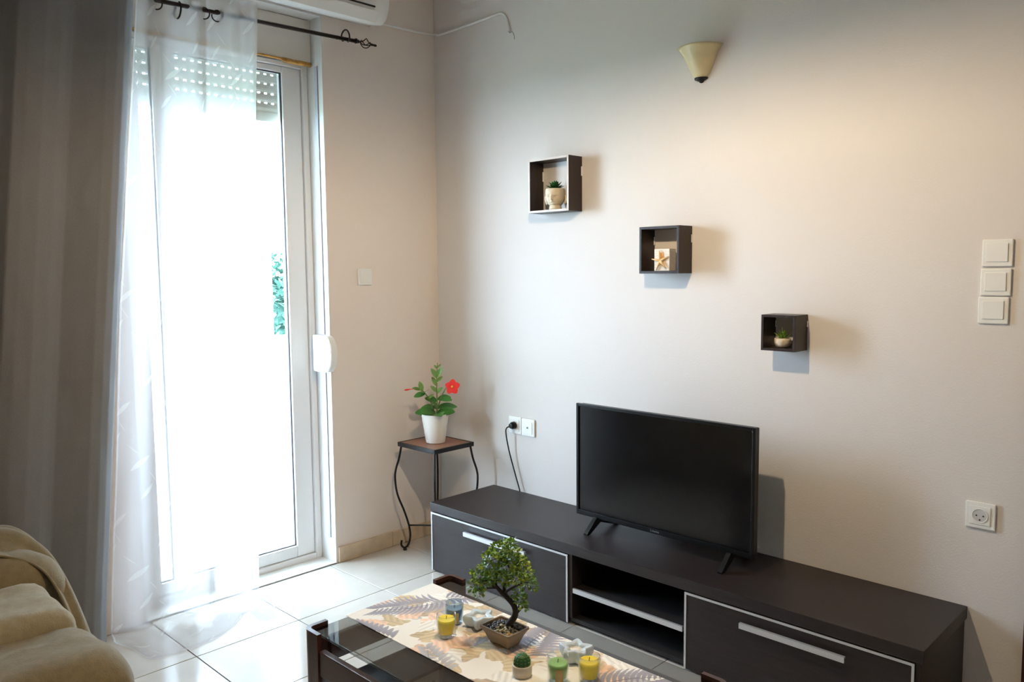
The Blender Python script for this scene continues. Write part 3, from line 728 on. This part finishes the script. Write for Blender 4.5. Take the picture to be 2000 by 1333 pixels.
# image-right direction on the stand, used to lay the shoots out
RV = Vector((R0.x, R0.y, 0))
def pt(r, f, z): return Vector((PX, PY, 0))+RV*r+Vector((F.x, F.y, 0)).normalized()*f+Vector((0, 0, ptop+z))
stems = {'main': [pt(.005, 0, -.01), pt(.012, 0, .06), (pt(.010, 0, .13)), pt(.012, .0, .2), pt(.016, 0, .265)],
         'left': [pt(0, 0, 0), pt(-.015, 0, .06), pt(-.045, -.01, .115), pt(-.07, -.01, .135), pt(-.10, -.015, .14)],
         'right': [pt(.008, 0, .02), pt(.03, -.01, .09), pt(.06, -.015, .145), pt(.082, -.02, .158)]}
for k_, s_ in stems.items():
    b = bmesh.new(); tube(b, catmull(s_, 6), [.0035, .0018], 7); fin('stem', b, STEMM, pp, True)
LV = []   # (r, f, z, dir_r, dir_f, dir_z, length, width, young)
for r, f, z, dr_, df, dz_, L, W, yg in [
    (.0, 0, .02, -1, -.3, .15, .085, .042, 0), (.01, 0, .02, 1, -.4, .2, .08, .045, 0), (.01, -.01, .015, .3, -1, .2, .075, .045, 0), (.0, -.01, .02, -.5, -.9, .3, .075, .042, 0),
    (.012, 0, .045, 1, .1, .12, .085, .034, 0), (.0, .0, .04, -.9, .3, .1, .07, .034, 0), (.005, .02, .03, .2, 1, .3, .07, .04, 0), (.012, 0, .075, -.8, -.2, .35, .055, .03, 0),
    (.012, 0, .085, .9, -.2, .25, .06, .03, 0), (.03, -.01, .09, .8, -.5, .05, .055, .03, 0), (.012, 0, .12, -.6, -.3, .8, .04, .018, 1), (.012, 0, .115, .5, -.5, .7, .04, .02, 1),
    (.011, 0, .15, -.4, 0, .9, .045, .018, 1), (.011, 0, .17, .6, 0, .7, .035, .016, 1), (.012, 0, .19, -.35, -.4, .9, .05, .022, 1), (.012, 0, .195, .45, -.3, .9, .05, .022, 1),
    (.014, 0, .235, -.5, 0, .8, .022, .009, 1), (.015, 0, .24, .6, 0, .7, .022, .009, 1),
    (-.045, -.01, .115, -.9, -.3, -.1, .05, .026, 0), (-.05, -.01, .118, .3, -.9, .5, .05, .038, 1), (-.06, -.01, .125, -.2, -.1, 1, .045, .02, 1), (-.07, -.01, .132, -.8, 0, .35, .035, .016, 1), (-.03, -.005, .09, .7, -.3, .7, .03, .014, 1),
    (.02, -.01, .06, -.3, -1, .4, .055, .032, 0)]:
    b = bmesh.new(); d = RV*dr_+Vector((F.x, F.y, 0)).normalized()*df+Vector((0, 0, dz_))
    leaf(b, pt(r, f, z), d, (CAMP-pt(r, f, z)).normalized()*.8+Vector((0, 0, .75)), L*1.12, W*1.3, .2, 6); fin('leaf', b, LEAFY if yg else LEAFM, pp, True)
# bud at the left shoot's tip
b = bmesh.new(); a0, a1 = pt(-.10, -.015, .14), pt(-.148, -.02, .134)
tube(b, [a0, a0.lerp(a1, .35), a0.lerp(a1, .65), a0.lerp(a1, .85), a1], [.0015, .002, .0045, .004, .0008], 8); fin('bud', b, REDF, pp, True)
# the open flower faces the camera
fc = pt(.090, -.03, .150); nrm = (CAMP-fc).normalized(); nrm = (nrm+Vector((0, 0, .1))-RV*.25).normalized(); e1 = nrm.cross(Vector((0, 0, 1))).normalized(); e2 = e1.cross(nrm)
fl_ = bmesh.new()
for k in range(5):
    a = math.pi/2+k*2*math.pi/5; d = e1*math.cos(a)+e2*math.sin(a)
    leaf(fl_, fc+d*.002, d+nrm*.25, nrm, .035, .034, .25, 6, fold=-.05)
flo = fin('flower', fl_, REDF, pp, True)
b = bmesh.new(); tube(b, [fc-nrm*.028, fc-nrm*.01, fc+nrm*.005], [.003, .004, .0065], 8); fin('throat', b, YELF, flo, True)

# ------------------------------------------------------------------ coffee table
TZ = .42; tx0, tx1, ty0, ty1 = 1.335, 2.325, -1.64, -1.106
ct = thing('coffee_table', ((tx0+tx1)/2, (ty0+ty1)/2, 0), 'mahogany coffee table with smoked glass top and rounded corner legs', 'table')
b = bmesh.new(); box(b, tx0+.0145, tx1-.0145, ty0+.0215, ty1-.004, TZ-.008, TZ, .0015, 2); bmesh.ops.recalc_face_normals(b, faces=b.faces)
fin('glass_top', b, TINT, ct)
def corner_leg(cx_, cy_, sx_, sy_):
    W, th_, r = .072, .013, .026; outer, inner = [], []
    pts = [(W, 0)]+[(r-r*math.cos(t), r-r*math.sin(t)) for t in np.linspace(math.pi/2, 0, 8)]+[(0, W)]
    ri = r-th_
    pin = [(W, th_)]+[(r-ri*math.cos(t), r-ri*math.sin(t)) for t in np.linspace(math.pi/2, 0, 8)]+[(th_, W)]
    poly = [(cx_+sx_*p[0], cy_+sy_*p[1]) for p in pts+pin[::-1]]
    b = bmesh.new(); prism(b, poly, 'z', .001, TZ+.010, 0); fin('leg', b, MAHOG, ct)
for a in ((tx0, ty0, 1, 1), (tx0, ty1, 1, -1), (tx1, ty0, -1, 1), (tx1, ty1, -1, -1)): corner_leg(*a)
rbox('rail', tx0+.0735, tx1-.0735, ty0+.004, ty0+.022, .315, .385, MAHOG, ct, .003)
rbox('rail', tx0+.0735, tx1-.0735, ty1-.022, ty1-.004, .315, .385, MAHOG, ct, .003)
rbox('rail', tx0+.004, tx0+.022, ty0+.0735, ty1-.0735, .315, .385, MAHOG, ct, .003)
rbox('rail', tx1-.022, tx1-.004, ty0+.0735, ty1-.0735, .315, .385, MAHOG, ct, .003)
rbox('lower_shelf', tx0+.03, tx1-.03, ty0+.03, ty1-.03, .14, .158, SHELFW, ct, .002)

# ---- printed colours as a vertex attribute on a fine cloth grid
def print_material(name, rough=.85):
    m = bpy.data.materials.new(name); m.use_nodes = True; nt = m.node_tree; bs = nt.nodes['Principled BSDF']
    at = nt.nodes.new('ShaderNodeAttribute'); at.attribute_name = 'print'; nt.links.new(at.outputs['Color'], bs.inputs['Base Color'])
    bs.inputs['Roughness'].default_value = rough; bs.inputs['Specular IOR Level'].default_value = .15
    n = nt.nodes.new('ShaderNodeTexNoise'); n.inputs['Scale'].default_value = 900
    bp = nt.nodes.new('ShaderNodeBump'); bp.inputs['Strength'].default_value = .15; bp.inputs['Distance'].default_value = .001
    nt.links.new(n.outputs[0], bp.inputs['Height']); nt.links.new(bp.outputs[0], bs.inputs['Normal']); return m
def paint(X, Y, x0, x1, y0, y1, seed, fronds, nblob, cols, basecol):
    rs = np.random.RandomState(seed); C = np.empty(X.shape+(3,)); C[:] = basecol
    def leafmask(ax, ay, ang, L, W, wob=0):
        ca, sa = math.cos(ang), math.sin(ang); a = (X-ax)*ca+(Y-ay)*sa; c = -(X-ax)*sa+(Y-ay)*ca
        t = np.clip(a/L, 0, 1); w = W*np.sin(np.pi*t)**.8*(1+wob*np.sin(a*260+c*60))
        return (a > 0) & (a < L) & (np.abs(c-.12*L*np.sin(np.pi*t)) < w), a, c
    for k in range(nblob):
        col = np.array(cols[rs.randint(len(cols))]); ax, ay = rs.uniform(x0-.03, x1), rs.uniform(y0-.02, y1+.02); an = rs.uniform(0, 6.28)
        nl = rs.randint(2, 5)
        for q in range(nl):
            m, a, c = leafmask(ax+rs.uniform(-.012, .012), ay+rs.uniform(-.012, .012), an+rs.uniform(-.7, .7), rs.uniform(.05, .10), rs.uniform(.012, .026), .12)
            sh = 1+.10*np.sin(a*170+c*330)+.06*rs.randn(); C[m] = np.clip(col*sh[..., None] if np.ndim(sh) else col*sh, 0, 1)[m] if np.ndim(sh) else np.clip(col*sh, 0, 1)
    for (bx_, by_, ex, ey, n, ll, wd, col) in fronds:
        an = math.atan2(ey-by_, ex-bx_); L = math.hypot(ex-bx_, ey-by_)
        for q in range(n):
            t = (q+.5)/n; lx, ly = bx_+(ex-bx_)*t, by_+(ey-by_)*t; l2 = ll*(1-.45*abs(t-.35))
            for s in (-1, 1):
                m, a, c = leafmask(lx, ly, an+s*(1.15-.55*t), l2, wd); shade = np.clip(.80+.4*np.clip(a/l2, 0, 1), 0, 1.2)
                C[m] = np.clip(np.array(col)*shade[..., None], 0, 1)[m]
        m, a, c = leafmask(bx_, by_, an, L, .0022); C[m] = np.array(col)*.7
    return C
def cloth_print(name, x0, x1, y0, y1, step, zf, seed, fronds, nblob, cols, basecol, parent, m):
    nx, ny = int((x1-x0)/step), int((y1-y0)/step); xs, ys = np.linspace(x0, x1, nx+1), np.linspace(y0, y1, ny+1)
    X, Y = np.meshgrid(xs, ys, indexing='ij'); C = paint(X, Y, x0, x1, y0, y1, seed, fronds, nblob, cols, basecol)
    Z = zf(X, Y); Vv = np.stack([X, Y, Z], -1).reshape(-1, 3)
    idx = np.arange((nx+1)*(ny+1)).reshape(nx+1, ny+1)
    Fq = np.stack([idx[:-1, :-1], idx[1:, :-1], idx[1:, 1:], idx[:-1, 1:]], -1).reshape(-1, 4)
    me = bpy.data.meshes.new(name); me.from_pydata(Vv.tolist(), [], Fq.tolist())
    at = me.color_attributes.new('print', 'FLOAT_COLOR', 'POINT')
    at.data.foreach_set('color', np.concatenate([C.reshape(-1, 3), np.ones((C.size//3, 1))], 1).astype(np.float32).ravel())
    o = link(name, me, m, parent, True); return o
lin = lambda r, g, b_: srgb(r, g, b_)[:3]
CR, TANC, PEACH, LAV, GRY, OCH = lin(244, 239, 230), lin(194, 174, 150), lin(238, 206, 182), lin(164, 160, 169), lin(190, 186, 186), lin(214, 194, 160)
PR = print_material('floral_print_cotton')
rx0, rx1, ry0, ry1 = 1.343, 2.32, -1.506, -1.187
FR = [(1.470, -1.25, 1.37, -1.42, 14, .085, .0055, LAV), (1.455, -1.235, 1.50, -1.19, 5, .07, .0055, LAV), (1.88, -1.34, 1.83, -1.18, 12, .085, .0065, LAV), (2.10, -1.35, 2.20, -1.18, 14, .09, .006, LAV), (1.56, -1.50, 1.41, -1.515, 9, .055, .009, LAV), (1.80, -1.52, 1.66, -1.47, 8, .05, .008, GRY), (1.95, -1.5, 2.02, -1.44, 8, .05, .008, LAV), (1.70, -1.33, 1.64, -1.25, 7, .05, .007, GRY)]
rn = cloth_print('table_runner', rx0, rx1, ry0, ry1, .0018, lambda X, Y: TZ+.0012+.0006*np.sin(X*31)*np.sin(Y*23), 11, FR, 105, [TANC, PEACH, OCH, TANC, GRY, PEACH, OCH, CR, CR], CR, None, PR)
rn.location = (0, 0, .0); tag(rn, 'cream table runner printed with tan leaves and lavender palm fronds', 'table runner')
so = rn.modifiers.new('thickness', 'SOLIDIFY'); so.thickness = .0008; so.offset = 1
RT = TZ+.0029

# ------------------------------------------------------------------ things on the runner
def candle(x, y, r, h, wax, wh, gl, label, lab=False):
    t = thing('candle_glass', (x, y, RT), label, 'candle', 'scented candles in glasses on the runner')
    b = bmesh.new(); lathe(b, [(.0001, 0), (r*.8, 0), (r*.88, .003), (r*.93, .012), (r, h*.7), (r, h), (r-.0022, h), (r-.0022, h*.7), (r*.93-.0025, .012), (.0001, .010)], (x, y, RT), 32); fin('tumbler', b, gl, t, True)
    b = bmesh.new(); lathe(b, [(.0001, .0105), (r*.92-.003, .0125), (r-.0028, wh*.8), (r-.0028, wh), (r-.006, wh-.001), (.0001, wh-.0015)], (x, y, RT), 28); fin('wax', b, wax, t, True)
    b = bmesh.new(); tube(b, [(x, y, RT+wh-.001), (x+.001, y, RT+wh+.008)], .0009, 5); fin('wick', b, IRON, t)
    if lab:
        b = bmesh.new(); ac_ = math.atan2(CAMP.y-y, CAMP.x-x)+.12
        lathe(b, [(r+.0005, h*.12), (r+.0005, h*.62)], (x, y, RT), 8, ac_-.36, ac_+.36); fin('label', b, LABELM, t, True)
candle(1.652, -1.398, .0265, .062, YWAX, .050, CLEAR, 'yellow candle in a clear glass at the left of the runner')
candle(1.605, -1.328, .0255, .060, BWAX, .044, BLUEGL, 'pale blue glass candle with kraft label behind the left yellow candle', True)
candle(2.018, -1.368, .0265, .064, GWAX, .046, CLEAR, 'green candle in a clear glass with kraft label', True)
candle(2.072, -1.318, .0265, .062, YWAX, .050, CLEAR, 'yellow candle in a clear glass at the right end beside the green candle')

def star_dish(x, y, rot, sc__, label, h=.032):
    t = thing('star_tealight_holder', (x, y, RT), label, 'candle holder', 'star shaped ceramic holders')
    b = bmesh.new()
    def rad(a):
        q = abs(((a-rot)*5/(2*math.pi)) % 1-.5)*2; return .74+.50*q**1.4
    def fn(i, j):
        a = i*2*math.pi; prof = [(.0, 0), (.6, 0), (.82, .12), (.98, .5), (1.0, .85), (.93, 1.0), (.80, .98), (.52, .92), (.50, .45), (0, .42)]
        k = j*(len(prof)-1); q = min(int(k), len(prof)-2); tt = k-q; r = prof[q][0]*(1-tt)+prof[q+1][0]*tt; z = prof[q][1]*(1-tt)+prof[q+1][1]*tt
        st_ = rad(a) if q < 7 else (1 if q > 7 else rad(a)*(1-tt)+tt)
        return Vector((x+math.cos(a)*r*st_*sc__, y+math.sin(a)*r*st_*sc__, RT+z*h))
    grid(b, 80, 18, fn); bmesh.ops.remove_doubles(b, verts=b.verts, dist=1e-6); bmesh.ops.recalc_face_normals(b, faces=b.faces); fin('star_body', b, STAR, t, True)
    b = bmesh.new(); lathe(b, [(.0001, h*.43), (.0165, h*.43), (.0165, h*.8), (.0001, h*.78)], (x, y, RT), 24); fin('tealight', b, mat('white_wax', srgb(244, 236, 222), .5), t, True)
star_dish(1.668, -1.292, .3, .038, 'pale blue star shaped ceramic tealight holder left of the bonsai')
star_dish(1.985, -1.262, .9, .038, 'pale blue star shaped ceramic tealight holder behind the green candle', .036)

# cactus
cxp, cyp = 1.938, -1.407
cp = thing('cactus_pot', (cxp, cyp, RT), 'small round green cactus in a cream cement pot on the runner', 'plant')
b = bmesh.new(); lathe(b, [(.0001, 0), (.0215, 0), (.023, .003), (.0245, .026), (.0235, .028), (.021, .028), (.0205, .022), (.0001, .022)], (cxp, cyp, RT), 30); fin('pot', b, STONEW, cp, True)
b = bmesh.new(); lathe(b, [(.012, .0205), (.0185, .026), (.0195, .034), (.017, .044), (.0105, .0505), (.004, .0522), (.0001, .0515)], (cxp, cyp, RT), 56, fn=lambda a, z: 1+.075*math.cos(14*a)); fin('cactus_body', b, CACT, cp, True)
b = bmesh.new()
for k in range(14):
    a = 2*math.pi*k/14
    for z, r in ((.030, .0205), (.037, .0202), (.044, .0183), (.049, .0135)):
        for s in (-.35, .35): tube(b, [(cxp+r*math.cos(a), cyp+r*math.sin(a), RT+z), (cxp+(r+.003)*math.cos(a+s*.3), cyp+(r+.003)*math.sin(a+s*.3), RT+z+.0015)], .0003, 3)
tube(b, [(cxp, cyp, RT+.051), (cxp+.0005, cyp, RT+.061)], [.0012, .0005], 5)
fin('spines', b, SPINE, cp)

# ------------------------------------------------------------------ bonsai
BX, BY = 1.790, -1.318
bo = thing('bonsai', (BX, BY, RT), 'miniature bonsai with curved trunk in a brown rectangular pot on the runner', 'plant')
bw_, bd_, bh_ = .052, .040, .042
def tpot(z):  # half sizes at height
    t = z/bh_; return .036+.016*t, .025+.014*t
b = bmesh.new()
def rect(hx, hy, z, r=.006):
    out = []
    for sx_, sy_, a0 in ((1, 1, 0), (-1, 1, math.pi/2), (-1, -1, math.pi), (1, -1, 1.5*math.pi)):
        for k in range(5):
            a = a0+k*math.pi/8; out.append(Vector((BX+sx_*(hx-r)+r*math.cos(a), BY+sy_*(hy-r)+r*math.sin(a), RT+z)))
    return out
lv = [(.036, .025, .006), (.044, .032, .026), (.052, .039, .040), (.0535, .0405, .0405), (.0535, .0405, .046), (.049, .036, .046), (.047, .034, .034)]
rings = [[b.verts.new(p) for p in rect(*l)] for l in lv]
for r1, r2 in zip(rings, rings[1:]):
    for k in range(20): b.faces.new((r1[k], r1[(k+1) % 20], r2[(k+1) % 20], r2[k]))
b.faces.new(rings[0][::-1]); b.faces.new(rings[-1])
bmesh.ops.recalc_face_normals(b, faces=b.faces); pot = fin('pot', b, BPOT, bo)
for sx_ in (-1, 1):
    rbox('pot_foot', BX+sx_*.024-.009, BX+sx_*.024+.009, BY-.022, BY+.022, RT+.0003, RT+.0065, BPOT, pot, .001)
rnd = random.Random(12); b = bmesh.new(); b2 = bmesh.new()
for k in range(230):
    x, y = rnd.uniform(-.044, .044), rnd.uniform(-.032, .032); q = b2 if (y < .004 and x > -.012 and rnd.random() < .7) else b
    s = rnd.uniform(.003, .0052)
    ellips(q, (BX+x, BY+y, RT+.037+.008*(1-(x/.045)**2)*(1-(y/.034)**2)+rnd.uniform(0, .004)), (s, s*rnd.uniform(.7, 1), s*.75), 6, 4)
o_ = fin('dark_gravel', b, PEB, bo, True); o_['kind'] = 'stuff'
o_ = fin('pale_gravel', b2, PEBL, bo, True); o_['kind'] = 'stuff'
FV = Vector((F.x, F.y, 0)).normalized()
def bp(r, f, z): return Vector((BX, BY, RT))+RV*r+FV*f+Vector((0, 0, z))
b = bmesh.new()
tube(b, catmull([bp(.004, 0, .036), bp(.014, 0, .052), bp(.028, 0, .075), bp(.026, 0, .098), bp(.010, 0, .120), bp(-.012, 0, .142), bp(-.03, 0, .165)], 8), [.0115, .0095, .0082, .0074, .0066, .0055, .004], 10)
tube(b, catmull([bp(.024, 0, .072), bp(.04, -.004, .09), bp(.048, -.01, .105)], 5), [.0045, .003, .002], 7)
tube(b, catmull([bp(.006, 0, .124), bp(.0, .006, .145), bp(.006, .008, .165), bp(.02, .01, .19)], 5), [.0055, .004, .0025], 7)
tube(b, catmull([bp(.0, .002, .132), bp(.018, -.01, .15), bp(.044, -.015, .165)], 5), [.004, .0028, .002], 7)
for a in ((-.03, 0, .165, -.055, -.01, .17), (-.02, 0, .15, -.045, .01, .15), (-.02, 0, .152, -.02, .01, .19), (-.03, 0, .165, -.012, -.01, .2), (.02, .01, .19, .035, 0, .215), (.02, .01, .19, -.004, .01, .22), (-.02, 0, .148, -.055, .0, .142), (.044, -.015, .165, .062, -.01, .165)):
    p0, p1 = bp(*a[:3]), bp(*a[3:]); tube(b, [p0, p0.lerp(p1, .5)+Vector((0, 0, .003)), p1], [.0028, .0012], 6)
fin('trunk', b, BARK, bo, True)
CL = [(-.062, 0, .180, .024, .022), (-.075, 0, .158, .016, .016), (-.045, .005, .20, .022, .02), (-.028, 0, .225, .028, .024), (-.035, -.01, .18, .022, .018), (-.008, .0, .246, .028, .022), (.012, .0, .262, .022, .016), (.018, .005, .238, .026, .022), (.03, .0, .222, .026, .022), (.008, -.012, .205, .028, .024), (.046, -.008, .200, .024, .022), (.060, 0, .182, .020, .018), (.032, -.016, .182, .022, .02), (.0, -.01, .178, .022, .016), (.062, .004, .160, .015, .012), (.078, 0, .152, .011, .010), (.044, -.012, .118, .018, .018), (.036, -.012, .140, .014, .014), (.052, -.01, .102, .010, .009), (-.066, .0, .135, .014, .008), (-.05, 0, .158, .016, .012)]
b = bmesh.new(); b2 = bmesh.new(); b3 = bmesh.new()
for ci, (r, f, z, rad_, hz_) in enumerate(CL):
    c = bp(r, f, z)
    for k in range(int(88*(rad_/.024)**2)+12):
        v = Vector((rnd.gauss(0, 1), rnd.gauss(0, 1), rnd.gauss(0, 1))).normalized(); q = .35+.65*rnd.random()**.5
        p = c+Vector((v.x*rad_*q, v.y*rad_*q, v.z*hz_*q)); d = v+Vector((rnd.uniform(-.5, .5), rnd.uniform(-.5, .5), rnd.uniform(.0, .9)))
        yg = rnd.random() < (.75 if ci in (10, 12) else .18)
        leaf(b2 if yg else b, p, d, (rnd.uniform(-1, 1), rnd.uniform(-1, 1), 1), rnd.uniform(.007, .012), rnd.uniform(.006, .009), .2, 2)
    tube(b3, [bp(r*.8, f, z-hz_*1.0), c], [.0014, .0005], 5)
o_ = fin('foliage', b, BLEAF, bo, True); o_['kind'] = 'stuff'
o_ = fin('young_foliage', b2, BLEAF2, bo, True); o_['kind'] = 'stuff'
o_ = fin('twigs', b3, BARK, bo, True); o_['kind'] = 'stuff'

# ------------------------------------------------------------------ box on the lower shelf
lb = thing('patterned_box', (1.5, -1.45, .159), 'white dotted storage box with dark leaf-print lid on the lower shelf under the glass', 'box')
rbox('box_body', 1.43, 1.575, -1.56, -1.36, .159, .292, WHITE, lb, .003)
GP = print_material('grey_leaf_print_lid', .6)
lid = rbox('lid', 1.425, 1.58, -1.565, -1.355, .2925, .303, mat('charcoal_lid', srgb(70, 70, 72), .6, noise_scale=20, noise_amt=.3), lb, .002)
for k in range(5):
    b = bmesh.new(); ellips(b, (1.5752, -1.535+k*.038, .262), (.0006, .006, .006), 10, 6); fin('dot', b, GREYH, lb, True)

cw = bmesh.new()
grid(cw, 36, 30, lambda a, c: Vector((1.60+.10*a, -1.60+.13*c, .1625+.05*math.sin(math.pi*a)*math.sin(math.pi*c)+.018*abs(noise.noise((a*9, c*8, 2)))+.012*abs(noise.noise((a*17, c*15, 6))))))
o_ = fin('folded_cloth', cw, mat('white_grey_cloth', srgb(206, 206, 208), .7, noise_scale=25, noise_amt=.25), None, False)
so = o_.modifiers.new('thickness', 'SOLIDIFY'); so.thickness = .0015
tag(o_, 'crumpled white and grey cloth on the lower shelf of the coffee table', 'cloth')

# ------------------------------------------------------------------ sofa under throws
def softbox(name, x0, x1, y0, y1, z0, z1, r, m, parent, folds=(), amp=.006, n=46, crown=.0, ns=5.0, seed=0, drop=None):
    bm = bmesh.new(); bmesh.ops.create_cube(bm, size=2); bmesh.ops.subdivide_edges(bm, edges=bm.edges[:], cuts=n, use_grid_fill=True)
    c = Vector(((x0+x1)/2, (y0+y1)/2, (z0+z1)/2)); h = Vector(((x1-x0)/2, (y1-y0)/2, (z1-z0)/2))
    for v in bm.verts:
        p = Vector((v.co.x*h.x, v.co.y*h.y, v.co.z*h.z)); q = Vector([max(-(h[i]-r), min(h[i]-r, p[i])) for i in range(3)]); d = p-q
        nn = d.normalized() if d.length > 1e-9 else Vector((0, 0, 1)); p = q+nn*r if d.length > 1e-9 else p
        w_ = c+p
        k = amp*noise.noise((w_.x*ns+seed, w_.y*ns, w_.z*ns))+amp*.45*noise.noise((w_.x*ns*2.6, w_.y*ns*2.6+seed, w_.z*ns*2.2))
        for (px, py, pz, dx, dy, dz, wd, am) in folds:      # ridge along a line
            l = Vector((dx, dy, dz)).normalized(); e = w_-Vector((px, py, pz)); t = e.dot(l); dist = (e-l*t).length
            if -.02 < t < Vector((dx, dy, dz)).length: k += am*math.exp(-(dist/wd)**2)
        if crown and p.z > 0: w_.z += crown*(1-(p.x/h.x)**2)*(1-(p.y/h.y)**2)
        if drop: w_ = drop(w_)
        v.co = w_+nn*k
    bmesh.ops.recalc_face_normals(bm, faces=bm.faces); return fin(name, bm, m, parent, True)
sf = thing('sofa', (.65, -2.7, 0), 'low sofa covered with tan throws at the left edge', 'sofa')
rbox('base', .22, 1.16, -3.7, -2.09, .001, .10, DARKBASE, sf, .01)
softbox('back_bolster', .18, .60, -3.7, -1.985, .10, .55, .11, SOFA, sf, [(.35, -2.35, .56, .1, .38, -.35, .025, .024), (.52, -2.3, .48, .06, .3, -.2, .018, .02), (.45, -2.5, .55, .12, .3, -.12, .016, .016)], .015, 46, .01)
softbox('seat_cushion', .585, .92, -3.7, -2.06, .11, .50, .06, SOFA2, sf, [(.7, -2.31, .5, .2, .26, -.25, .012, .014), (.8, -2.21, .48, .12, .16, -.3, .010, .014), (.62, -2.46, .5, .25, .3, -.1, .012, .011), (.86, -2.3, .47, .06, .2, -.3, .010, .013)], .011, 46, .02)
softbox('front_cushion', .83, 1.22, -3.7, -2.015, .06, .455, .10, SOFA, sf, [(.9, -2.42, .46, .3, .25, -.35, .014, .022), (1.0, -2.22, .46, .22, .18, -.4, .014, .016), (1.05, -2.4, .44, .18, .2, -.3, .012, .014)], .012, 46, .012)
# loose throw edge falling over the end of the bolster
b = bmesh.new()
oc = [(.30, -2.12, .618), (.33, -2.03, .615), (.40, -1.965, .55), (.47, -1.93, .47), (.54, -1.905, .37), (.60, -1.89, .25), (.64, -1.885, .13)]
ic = [(.45, -2.25, .60), (.50, -2.12, .585), (.56, -2.03, .545), (.62, -1.985, .47), (.66, -1.96, .37), (.70, -1.945, .25), (.73, -1.94, .13)]
oc = [(x, y-.052, z-.022) for x, y, z in oc]; ic = [(x, y-.052, z-.022) for x, y, z in ic]
O_, I_ = catmull(oc, 8), catmull(ic, 8)
def drape(t, s):
    k = t*(len(O_)-1); i = min(int(k), len(O_)-2); f_ = k-i; a = O_[i].lerp(O_[i+1], f_); c = I_[i].lerp(I_[i+1], f_)
    p = a.lerp(c, s); up = Vector((.45, .55, .7)); p += up*(.018*math.sin(math.pi*s)*math.sin(s*5+t*2)+.008*noise.noise((t*4, s*5, 1))); return p
grid(b, 60, 20, drape); th_ = fin('throw_edge', b, SOFA, sf, True); so = th_.modifiers.new('thickness', 'SOLIDIFY'); so.thickness = .006

# ------------------------------------------------------------------ pendant lamp over the coffee table (above the frame)
pd = thing('pendant_lamp', (LAMP.x, LAMP.y, RZ), 'opal dome pendant lamp hanging over the coffee table', 'lamp')
b = bmesh.new(); rim = .14
outer = [(rim, -.0115), (rim-.002, .02), (.12, .06), (.085, .095), (.045, .118), (.02, .125)]
inner = [(r-.003, z-.002) for r, z in outer[::-1]]
lathe(b, outer+inner+[(rim, -.0115)], tuple(LAMP), 48); OPAL = bpy.data.materials.new('opal_shade_glass'); OPAL.use_nodes = True; nt = OPAL.node_tree; nt.nodes.clear()
ou = nt.nodes.new('ShaderNodeOutputMaterial'); dd = nt.nodes.new('ShaderNodeBsdfDiffuse'); tt = nt.nodes.new('ShaderNodeBsdfTranslucent'); mm = nt.nodes.new('ShaderNodeMixShader')
dd.inputs[0].default_value = srgb(225, 215, 195); tt.inputs[0].default_value = srgb(240, 215, 180); mm.inputs[0].default_value = .82
nt.links.new(dd.outputs[0], mm.inputs[1]); nt.links.new(tt.outputs[0], mm.inputs[2]); nt.links.new(mm.outputs[0], ou.inputs[0])
fin('shade', b, OPAL, pd, True)
b = bmesh.new(); tube(b, [LAMP+Vector((0, 0, .045)), LAMP+Vector((0, 0, .12))], .016, 14); fin('lamp_holder', b, METALD, pd)
b = bmesh.new(); tube(b, [LAMP+Vector((0, 0, .12)), Vector((LAMP.x, LAMP.y, RZ-.03))], .003, 8); fin('cord', b, METALD, pd)
b = bmesh.new(); lathe(b, [(.0001, RZ-.035), (.03, RZ-.035), (.05, RZ-.001), (.0001, RZ-.001)], (LAMP.x, LAMP.y, 0), 24); fin('ceiling_rose', b, METALD, pd, True)
BULB = bpy.data.materials.new('lit_bulb'); BULB.use_nodes = True; nt = BULB.node_tree; nt.nodes.clear()
em = nt.nodes.new('ShaderNodeEmission'); ou = nt.nodes.new('ShaderNodeOutputMaterial'); nt.links.new(em.outputs[0], ou.inputs[0])
br = .026
em.inputs[0].default_value = (*LAMP_COLOR, 1); em.inputs[1].default_value = LAMP_POWER/(4*math.pi*math.pi*br*br)
b = bmesh.new(); ellips(b, LAMP, (br, br, br), 16, 12); fin('bulb', b, BULB, pd, True)
